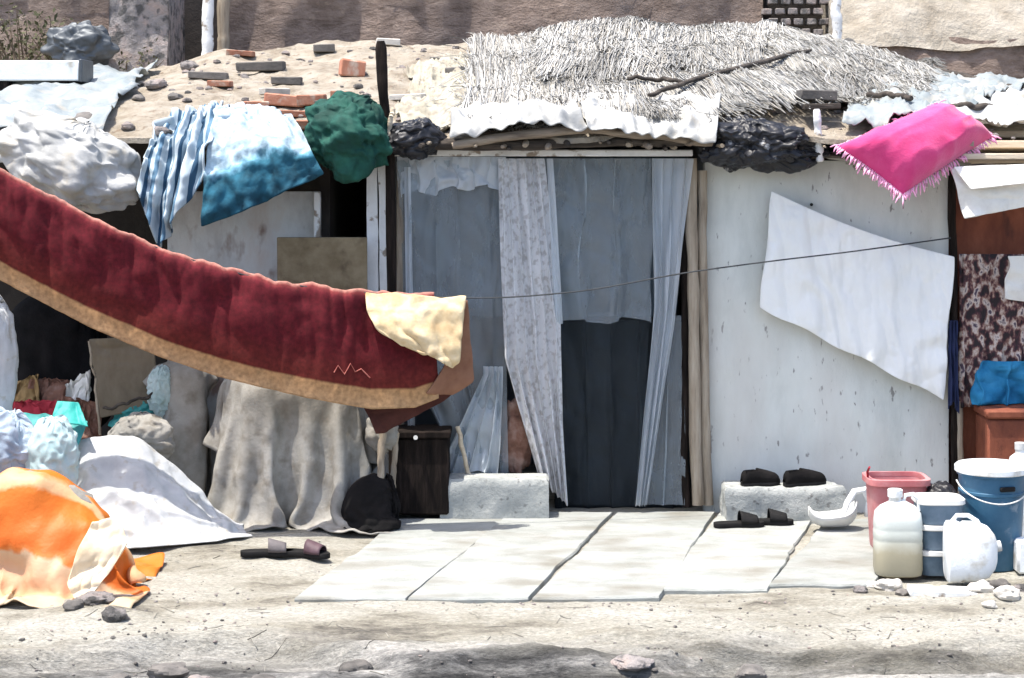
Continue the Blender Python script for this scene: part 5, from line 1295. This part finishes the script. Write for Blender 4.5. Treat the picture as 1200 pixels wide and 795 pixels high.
# white tarpaulin over a heap
hx = gx(132, 9.3)
o = bundle('sack', 128, 612, 9.50, (0.28, 0.14, 0.24), 'sack_white', 73, 'stuffed sack that holds up the white tarpaulin', 'sack')
n, m_ = 96, 80; A = np.zeros((n, m_, 3))
RX = [(20, 585), (60, 540), (100, 506), (165, 507), (215, 552), (250, 592), (284, 622)]; HX_ = [(0, 640), (50, 646), (110, 648), (165, 644), (215, 640), (258, 636), (296, 630)]
for i, t in enumerate(np.linspace(0, 1, n)):
    s = np.linspace(0, 1, 7); rp = [np.interp(t, s, [q[k] for q in RX]) for k in (0, 1)]; hp = [np.interp(t, s, [q[k] for q in HX_]) for k in (0, 1)]
    R = P(rp[0], rp[1], 9.44); H = P(hp[0], hp[1], GY(hp[1])); H[2] = 0.008; R[2] = max(R[2], .02); Bk = R + np.array([0, .16, 0]); Bk[2] = 0.0
    ctrl = np.array([H, H * .55 + R * .45 + np.array([0, -.03, -.02]), R, Bk]); q = np.stack([np.interp(np.linspace(0, 1, m_), [0, .36, .72, 1], ctrl[:, k]) for k in range(3)], -1)
    for _ in range(7): q[1:-1] = (q[:-2] + 2 * q[1:-1] + q[2:]) / 4
    A[i] = q
for _ in range(5): A[1:-1] = (A[:-2] + 2 * A[1:-1] + A[2:]) / 4
U, V = np.meshgrid(np.linspace(0, 1, n), np.linspace(0, 1, m_), indexing='ij')
w_ = np.sin(PI * np.clip(V * 1.15, 0, 1)) ; nn = normals(A); nn *= np.sign(-nn[..., 1].mean())
A = A + nn * (w_ * (0.022 * crease(np.stack([U * 5 + V * 2.5, V * 0.7, V * 3 - U * 2], -1), 3) + 0.006 * crease(A * 8, 2)))[..., None]
A[..., 2] = np.maximum(A[..., 2], 0.004 + 0.012 * np.abs(fbm(A * 5, 2)))
o = cloth_obj('tarpaulin', A, M['tarp_white'], 0.005); tag(o, 'white tarpaulin sloping over a heap left of the draped cart', 'tarpaulin')
# orange tarp
ox = gx(20, 8.25)
def sdf_o(p):
    a = sd_ell(p, (ox, 8.32, 0.05), (0.44, 0.20, 0.48)); b = sd_ell(p, (ox + 0.28, 8.22, 0.0), (0.22, 0.18, 0.34))
    return np.minimum(a, b)
ot = thing('orange_tarp', 'bright orange tarp with a cream lining bundled up at the lower left', 'tarpaulin', (ox, 8.25, 0))
X0 = flat_cloth(ox + 0.02, 8.26, 0.60, 1.30, 1.20, 0.026, 0.09, 9, 0.0, 0.86)
X = drape(X0, sdf_o, 0.026, 4, steps=90, fric=0.5, ground=0.008, bend=0.1)
cloth_obj('sheet', X, M['orange'], 0.005, parent=ot, wr=0.034, wscale=3.6)
mb = MB(); blob_mb(mb, (ox, 8.34, 0.12), (0.38, 0.15, 0.36), amp=0.1, n=40, m=30, flat=0.3); mb.build('filling', M['dusty_cloth'], ot, angle=None)
poly_sheet('lining_flap', [(108, 612, 8.02, 140, 606, 8.06), (92, 645, 7.97, 150, 636, 8.0), (78, 684, 7.93, 130, 668, 7.96), (88, 702, 7.92, 106, 702, 7.92)],
           mat('cream tarp lining', [(0.62, 0.46, 0.28), (0.74, 0.60, 0.42), (0.78, 0.68, 0.52)], 5, 0.6, 0.3, 40), ot, 0.016, label='cream flap folded out at the right')

# ================================================================== SHOES
def shoe_parts(t, kind, sole_m, up_m, L_=0.26, W_=0.095):
    n = 26; s = np.linspace(0, 1, n)
    hw = W_ / 2 * np.interp(s, [0, .06, .2, .45, .7, .9, 1], [.35, .72, .8, .72, 1.0, .78, .25])
    off = 0.010 * np.sin(PI * s * 1.1)
    def outline(k, z): return np.concatenate([np.stack([s * L_ - L_ / 2, off + hw * k, np.full(n, z)], -1), np.stack([s * L_ - L_ / 2, off - hw * k, np.full(n, z)], -1)[::-1]])
    mb = MB().loft([outline(.94, 0), outline(1, .006), outline(1, .02), outline(.93, .024)]); mb.build('sole', sole_m, t)
    if kind == 'slipper':
        mb = MB(); U = np.linspace(0, 1, 14); Vv = np.linspace(0, 1, 8); A = np.zeros((14, 8, 3))
        for i, u in enumerate(U):
            for j, v in enumerate(Vv):
                sx = 0.52 + 0.34 * v; w = np.interp(sx, s, hw); th = PI * u
                A[i, j] = (sx * L_ - L_ / 2, np.interp(sx, s, off) + w * math.cos(th) * 1.02, 0.02 + (0.058 - 0.024 * v) * math.sin(th) ** .8)
        o = mb.grid(A).build('strap', up_m, t, angle=None); solid(o, 0.005)
    else:
        mb = MB(); rings = []
        top = np.interp(s, [0, .04, .12, .4, .7, .9, .97, 1], [.015, .05, .07, .072, .056, .042, .025, .008])
        A = np.zeros((n, 13, 3))
        for i in range(n):
            for j in range(13):
                th = PI * j / 12
                A[i, j] = (s[i] * L_ - L_ / 2, off[i] + hw[i] * .96 * np.sign(math.cos(th)) * abs(math.cos(th)) ** .7, .02 + top[i] * math.sin(th) ** .6 - (0.035 if (0.08 < s[i] < .42 and 3 < j < 9) else 0))
        o = mb.grid(A).build('upper', up_m, t, angle=60); solid(o, 0.004)
def shoe(px, Y, z, rz, kind, sole_m, up_m, label, group, L_=0.26, tilt=0.0, roll=0.0):
    t = thing(kind, label, kind, (gx(px, Y), Y, z), group); WORLD[t.name] = (0, 0, 0); shoe_parts(t, kind, sole_m, up_m, L_); t.rotation_euler = (roll, tilt, rz); return t
shoe(891, 9.76, 0.165, 0.25, 'shoe', M['black_rubber'], M['black_cloth'], 'worn black shoe on the concrete block, nearer the door', 'shoes on the concrete block', 0.21)
shoe(943, 9.76, 0.165, 0.35, 'shoe', M['black_rubber'], M['black_cloth'], 'worn black shoe on the concrete block, nearer the cushion side', 'shoes on the concrete block', 0.24)
shoe(866, 9.50, 0.002, 0.15, 'slipper', M['black_rubber'], M['black_rubber'], 'black slipper on the slab below the concrete block, left of its pair', 'slippers on the ground')
shoe(900, 9.56, 0.002, 0.05, 'slipper', M['black_rubber'], M['black_rubber'], 'black slipper on the slab below the concrete block, right of its pair', 'slippers on the ground')
shoe(313, 8.82, 0.004, 0.12, 'slipper', M['black_rubber'], M['grey_rubber'], 'slipper with a grey strap before the grey canvas, left of its pair', 'slippers on the ground', 0.25)
shoe(358, 8.80, 0.004, -0.35, 'slipper', M['black_rubber'], mat('dull purple rubber', [(0.05, 0.026, 0.034), (0.10, 0.06, 0.07)], 12, 0.6, 0.2, 60), 'slipper with a dull purple strap before the grey canvas, right of its pair', 'slippers on the ground', 0.25)

# ================================================================== CONTAINERS AT RIGHT
def srect(cx, cy, hx, hy, z, e=4.0, n=44, rot=0.0):
    th = np.linspace(0, 2 * PI, n, endpoint=False); c, s = np.cos(th), np.sin(th)
    x = hx * np.sign(c) * np.abs(c) ** (2 / e); y = hy * np.sign(s) * np.abs(s) ** (2 / e)
    return np.stack([cx + x * math.cos(rot) - y * math.sin(rot), cy + x * math.sin(rot) + y * math.cos(rot), np.full(n, z)], -1)
# murky jerrycan
Y = 8.44; x = gx(1052, Y); jc = thing('jerrycan', 'cloudy white jerrycan with brownish silt standing before the red basket', 'jerrycan', (x, Y, 0))
mb = MB(); prof = [(.085, .0), (.102, .008), (.107, .03), (.106, .10), (.107, .150), (.1055, .156), (.1055, .166), (.107, .172), (.107, .20), (.1055, .206), (.1055, .216), (.1065, .222), (.105, .25), (.100, .285), (.080, .312), (.045, .330), (.036, .336)]
mb.loft([srect(x, Y, r_, r_ * .78, z, 3.6 if z < .3 else 2.4) for r_, z in prof]); mb.build('body', M['murky'], jc)
mb = MB().lathe([(.028, .33), (.028, .352), (.034, .354), (.034, .385), (.030, .388)], (x - .012, Y, 0), 24); mb.build('cap', M['plastic_lid'], jc)
mb = MB().tube([(x + .02, Y, .325), (x + .035, Y, .36), (x + .07, Y, .365), (x + .095, Y, .335), (x + .098, Y, .29)], .010, 8); mb.build('handle', M['plastic_lid'], jc)
# red basket behind it
Y = 9.02; x = gx(1050, Y); bk_ = thing('plastic_basket', 'faded red plastic basket standing behind the cloudy jerrycan', 'basket', (x, Y, 0))
h = .345; mb = MB(); mb.loft([srect(x, Y, .115, .10, .0, 5), srect(x, Y, .118, .103, .01, 5), srect(x, Y, .138, .12, h, 5), srect(x, Y, .132, .114, h, 5), srect(x, Y, .113, .098, .02, 5)]); mb.build('body', M['plastic_pink'], bk_)
mb = MB(); mb.loft([srect(x, Y, .138, .12, h - .03, 5), srect(x, Y, .152, .134, h - .028, 5), srect(x, Y, .152, .134, h, 5), srect(x, Y, .130, .112, h + .002, 5), srect(x, Y, .130, .112, h - .02, 5)], caps=False); mb.build('rim', M['plastic_pink'], bk_)
mb = MB().tube([(x - .14, Y - .02, h - .01), (x - .15, Y - .06, h + .03), (x - .148, Y - .10, h + .06)], .006, 6); mb.build('handle', M['red_rag'], bk_)
# scoop
Y = 9.45; x = gx(978, Y); sc_ = thing('plastic_scoop', 'off white plastic scoop with a looped handle beside the concrete block', 'scoop', (x, Y, 0))
n, m_ = 30, 14; A = np.zeros((n, m_, 3))
for i, u in enumerate(np.linspace(0, 1, n)):
    for j, v in enumerate(np.linspace(-1, 1, m_)):
        w = .085 * math.sqrt(max(0.02, 1 - (2 * u - 1.0) ** 4)) ; A[i, j] = (x - .13 + .24 * u, Y + w * v, .015 + .075 * (abs(v) ** 2.2) * (0.6 + .4 * u) + .055 * abs(2 * u - 1) ** 4)
o = MB().grid(A).build('bowl', M['plastic_grey'], sc_, angle=None); solid(o, .006)
mb = MB().tube([(x + .03, Y - .06, .075), (x + .06, Y - .03, .14), (x + .10, Y, .19), (x + .15, Y, .20), (x + .175, Y + .01, .14), (x + .165, Y + .02, .06)], [.012, .016, .018, .018, .015, .012], 10); mb.build('handle', M['plastic_lid'], sc_)
# black bucket-like bag
bundle('plastic_bag', 1102, 588, 8.95, (0.085, 0.08, 0.10), 'black_bag', 81, 'black bag between the red basket and the blue bucket', 'bag', 0.1, 0.08)
o = log([P(1074, 592, 8.62), P(1096, 598, 8.62), P(1120, 606, 8.60)], .008, mat('pale pink stick', [(.5, .32, .3), (.62, .45, .42)], 9, .8, .2, 40), 'stick', None); tag(o, 'thin pinkish stick resting on the stacked slate tubs', 'stick')
# stacked tubs
for i, (z, lab) in enumerate([(0.0, 'slate blue plastic tub at the bottom of its stack'), (.115, 'slate blue plastic tub in the middle of its stack'), (.23, 'slate blue plastic tub at the top of its stack')]):
    Y = 8.50; x = gx(1100, Y) + [0, .004, -.003][i]
    t = thing('plastic_tub', lab, 'tub', (x, Y, z), 'stacked slate blue tubs')
    mb = MB(); mb.loft([srect(x, Y, .092, .09, z, 4), srect(x, Y, .095, .093, z + .01, 4), srect(x, Y, .105, .10, z + .092, 4)]); mb.build('body', M['plastic_slate'], t)
    mb = MB(); mb.loft([srect(x, Y, .110, .106, z + .090, 4), srect(x, Y, .114, .110, z + .094, 4), srect(x, Y, .112, .108, z + .112, 4), srect(x, Y, .06, .06, z + .114, 4)]); mb.build('lid', M['plastic_grey'], t)
# blue bucket
Y = 8.62; x = gx(1162, Y); z1 = .455; bu = thing('bucket', 'large blue plastic bucket with a white lid at the right', 'bucket', (x, Y, 0))
MB().lathe([(.0, .0), (.125, .0), (.130, .006), (.146, z1 - .115), (.151, z1 - .112), (.151, z1 - .100), (.147, z1 - .097), (.150, z1 - .03), (.158, z1 - .028), (.158, z1), (.150, z1), (.0, z1 - .004)], (x, Y, 0), 56).build('body', M['bucket_blue'], bu)
MB().lathe([(.164, z1 - .018), (.168, z1 - .014), (.168, z1 + .008), (.160, z1 + .016), (.13, z1 + .012), (.0, z1 + .014)], (x, Y, 0), 56).build('lid', M['plastic_lid'], bu)
mb = MB(); mb.box((x + .035, Y - .149, z1 - .075), (.075, .012, .022), rot=(.04, 0, 0.22), bev=.004); mb.build('grip_shade', M['black_rubber'], bu)  # black bar standing in for the shade of a recessed grip
mb = MB().tube([(x + .165 * math.cos(a), Y + .165 * math.sin(a) - .0, z1 - .05 - .09 * math.sin((a - PI) / PI * PI)) for a in np.linspace(PI * 1.02, PI * 1.98, 30)], .0035, 6); mb.build('bail', M['plastic_grey'], bu)
# white jug leaning against the bucket
Y = 8.28; x = gx(1137, Y); wj = thing('jerrycan', 'small bright white jerrycan on the ground before the blue bucket', 'jerrycan', (x, Y, 0))
def jug_ring(xx, k): 
    hz = .135 * k; th = np.linspace(0, 2 * PI, 36, endpoint=False); c, s = np.cos(th), np.sin(th); e = 2 / 3.4
    return np.stack([np.full(36, xx), Y + .075 * min(1, k + .1) * np.sign(c) * np.abs(c) ** e, .14 + hz * np.sign(s) * np.abs(s) ** e], -1)
mb = MB().loft([jug_ring(x - .105, .93), jug_ring(x - .10, 1.0), jug_ring(x - .055, 1.0), jug_ring(x - .045, .94), jug_ring(x - .035, .94), jug_ring(x - .028, .98), jug_ring(x + .03, .97), jug_ring(x + .075, .84), jug_ring(x + .102, .60), jug_ring(x + .112, .40)]); mb.build('body', M['plastic_lid'], wj)
mb = MB().tube([(x - .08, Y, .275), (x - .06, Y, .30), (x - .01, Y, .30), (x + .03, Y, .275), (x + .05, Y, .24)], .010, 8); mb.build('handle', M['plastic_lid'], wj)
mb = MB().tube([(x + .105, Y, .16), (x + .135, Y, .165)], .024, 16); mb.build('cap', M['plastic_grey'], wj)
o = MB().box(tuple(P(1110, 694, 8.03)), (.33, .11, .028), rot=(0.03, 0.03, -0.06), bev=.003); tag(o.build('plank', M['white_paint']), 'short white painted plank on the ground before the small jerrycan', 'plank')
o = MB().box((gx(1205, 8.5), 8.5, .075), (.13, .12, .15), bev=.012); tag(o.build('white_box', M['plastic_lid']), 'white box at the right border beside the blue bucket', 'box')
wb = thing('plastic_bottle', 'white plastic bottle behind the blue bucket at the right border', 'bottle', (gx(1196, 9.0), 9.0, 0))
MB().lathe([(.0, .0), (.06, .0), (.062, .01), (.062, .40), (.05, .44), (.025, .46), (.025, .48)], (gx(1196, 9.0), 9.0, 0), 28).build('body', M['plastic_lid'], wb)
MB().lathe([(.028, .478), (.028, .51), (.0, .512)], (gx(1196, 9.0), 9.0, 0), 20).build('cap', M['plastic_grey'], wb)

# ================================================================== LOOSE STONES AND SCRAPS ON THE GROUND
def gstone(px, Y, s, kind, label, seed, fl=.6):
    xx = gx(px, Y); mb = MB(); blob_mb(mb, (0, 0, .25 * s), (s, .8 * s, fl * s), amp=.28, sc=1.3, cre=.06, n=24, m=16, seed=seed, flat=.7)
    o = mb.build('stone', M[kind], origin=(0, 0, 0), angle=25); o.location = (xx, Y, float(gz(xx, Y))); tag(o, label, 'stone', 'stones on the ground')
for i, (px, py, s, k, lab) in enumerate([
    (1042, 686, .055, 'pale_stone', 'pale rounded stone under the cloudy jerrycan'), (1022, 684, .03, 'pale_stone', 'small pale stone left of the rounded one under the jerrycan'),
    (1008, 690, .035, 'rubble_stone', 'brownish stone farthest left of the stones by the jerrycan'), (1058, 694, .03, 'dark_stone', 'dark stone in front of the rounded pale one'),
    (1150, 700, .05, 'pale_stone', 'pale stone at the right end of the white plank'), (1170, 692, .045, 'dark_stone', 'dark stone under the blue bucket'),
    (1180, 706, .055, 'pale_stone', 'large pale stone low at the right border'), (1196, 694, .04, 'rubble_stone', 'brownish stone next to the white box'),
    (1160, 714, .03, 'pale_stone', 'small pale stone lowest at the right'), (110, 712, .08, 'rubble_stone', 'brownish clod in front of the orange tarp'),
    (86, 720, .045, 'dark_stone', 'dark clod left of the brownish clod'), (135, 728, .05, 'rubble_stone', 'brown clod right of the clods before the orange tarp'),
    (315, 778, .09, 'dark_stone', 'flat black stone on the road below the slippers'), (195, 772, .08, 'dark_stone', 'flat dark stone on the road below the orange tarp'),
    (140, 776, .04, 'dark_stone', 'small dark stone left of the flat dark one on the road'), (232, 776, .045, 'rubble_stone', 'rounded grey stone between the two flat dark stones'),
    (415, 766, .06, 'dark_stone', 'dark stone at the road edge left of the paving middle'), (610, 782, .06, 'pale_stone', 'pale flat stone at the road edge below the paving'),
    (740, 770, .07, 'rubble_stone', 'flat grey stone at the road edge right of the middle'), (880, 772, .05, 'dark_stone', 'dark stone at the road edge below the black slippers'),
    (1075, 782, .07, 'rubble_stone', 'grey lump at the road edge below the white plank'), (545, 626, .018, 'dark_stone', 'tiny dark pebble on the second paving slab'),
    (538, 660, .02, 'dark_stone', 'dark chip on the second paving slab near its middle')]):
    Yq = GY(py); gstone(px, Yq, s, k, lab, 100 + i * 2.7, .35 if s > .06 else .6)
# gravel: far too many to count
def gravel(count, yr, pw, sr, m, seed, mask=None):
    r = np.random.default_rng(seed); V = []; Fc = []; protos = []
    for k in range(8):
        mb = MB(); blob_mb(mb, (0, 0, .2), (1, .8, .55), amp=.35, sc=1.4, n=7, m=5, seed=k * 3.1 + seed); protos.append((np.array(mb.v), mb.f))
    y = yr[0] + (yr[1] - yr[0]) * r.random(count * 3) ** pw; x = r.uniform(-2.6, 2.8, count * 3)
    keep = fbm(np.stack([x * 1.5, y * 3, x * 0 + 2], -1), 3) > r.uniform(-.4, .6, count * 3); x, y = x[keep][:count], y[keep][:count]
    z = gz(x, y); b = MB()
    for k in range(len(x)):
        pv, pf = protos[k % 8]; s = sr[0] + (sr[1] - sr[0]) * r.random() ** 3; a = r.uniform(0, 6.28); c, d = math.cos(a), math.sin(a); o = len(b.v)
        q = np.stack([c * pv[:, 0] - d * pv[:, 1], d * pv[:, 0] + c * pv[:, 1], pv[:, 2]], -1) * s + np.array([x[k], y[k], z[k]])
        b.v.extend(q.tolist()); b.f.extend([tuple(i_ + o for i_ in f) for f in pf])
    stuff(b.build('gravel', m, angle=30))
gravel(1100, (7.0, 8.2), 1.0, (.002, .010), M['rubble_stone'], 9)
gravel(420, (6.1, 7.5), 1.0, (.003, .014), M['dark_stone'], 10)
gravel(700, (8.0, 9.8), 1.0, (.0015, .006), M['rubble_stone'], 12)

r = np.random.default_rng(33); mb = MB(); tint = []
for k in range(420):                                        # bits of straw blown off the roof
    y = r.uniform(6.3, 9.85) ; x = r.uniform(-2.5, 2.7); a = r.uniform(0, PI); L_ = r.uniform(.02, .10); s = np.linspace(-.5, .5, 4)
    q = np.stack([x + s * L_ * math.cos(a), y + s * L_ * math.sin(a) + .01 * s * s, 0 * s], -1); q[:, 2] = gz(q[:, 0], q[:, 1]) + .002
    if y > 7.9 and -1.1 < x < 2.1: continue
    on = (q[:, 1] > 7.98) & (q[:, 0] > -1.0) & (q[:, 0] < 2.0); q[:, 2] = np.where(on, .003, q[:, 2]); o0 = len(mb.v)
    mb.tube(q, r.uniform(.001, .0022), 3); g = r.uniform(.2, .8); tint += [(g, g * .95, g * .85, 1)] * (len(mb.v) - o0)
mb.tint = tint; stuff(mb.build('straw_litter', M['straw'], angle=None))

# ================================================================== LIGHT, SKY, CAMERA
to_sun = Vector((-0.26, -0.13, 0.95)).normalized()
sun = bpy.data.lights.new('sun', 'SUN'); sun.energy = 3.1; sun.angle = math.radians(0.53); sun.color = (1.0, 0.955, 0.88)
so = bpy.data.objects.new('sun', sun); COL.objects.link(so); so.rotation_euler = to_sun.to_track_quat('Z', 'Y').to_euler(); so.location = (0, 5, 12)
w = bpy.data.worlds.new('World'); scene.world = w; w.use_nodes = True
nt = w.node_tree; sky = nt.nodes.new('ShaderNodeTexSky'); sky.sky_type = 'NISHITA'; sky.sun_disc = False; sky.ozone_density = 0.4; sky.dust_density = 2.5; sky.air_density = 0.8
sky.sun_elevation = math.asin(to_sun.z); sky.sun_rotation = math.atan2(to_sun.x, to_sun.y)
bg = nt.nodes['Background']; nt.links.new(sky.outputs[0], bg.inputs[0]); bg.inputs[1].default_value = 0.15
cam = bpy.data.cameras.new('camera'); co = bpy.data.objects.new('camera', cam); COL.objects.link(co); scene.camera = co
co.location = (0, 0, CZ); co.rotation_euler = (PI / 2, 0, 0)
cam.sensor_width = 36; cam.lens = 36 * F / 1200; cam.shift_y = -(397.5 - HY) / 1200; cam.clip_start = 0.05; cam.clip_end = 1000
scene.view_settings.view_transform = 'Standard'; scene.view_settings.look = 'None'; scene.view_settings.gamma = 1
scene.view_settings.exposure = 1.38
scene.cycles.max_bounces = 8; scene.cycles.transparent_max_bounces = 16
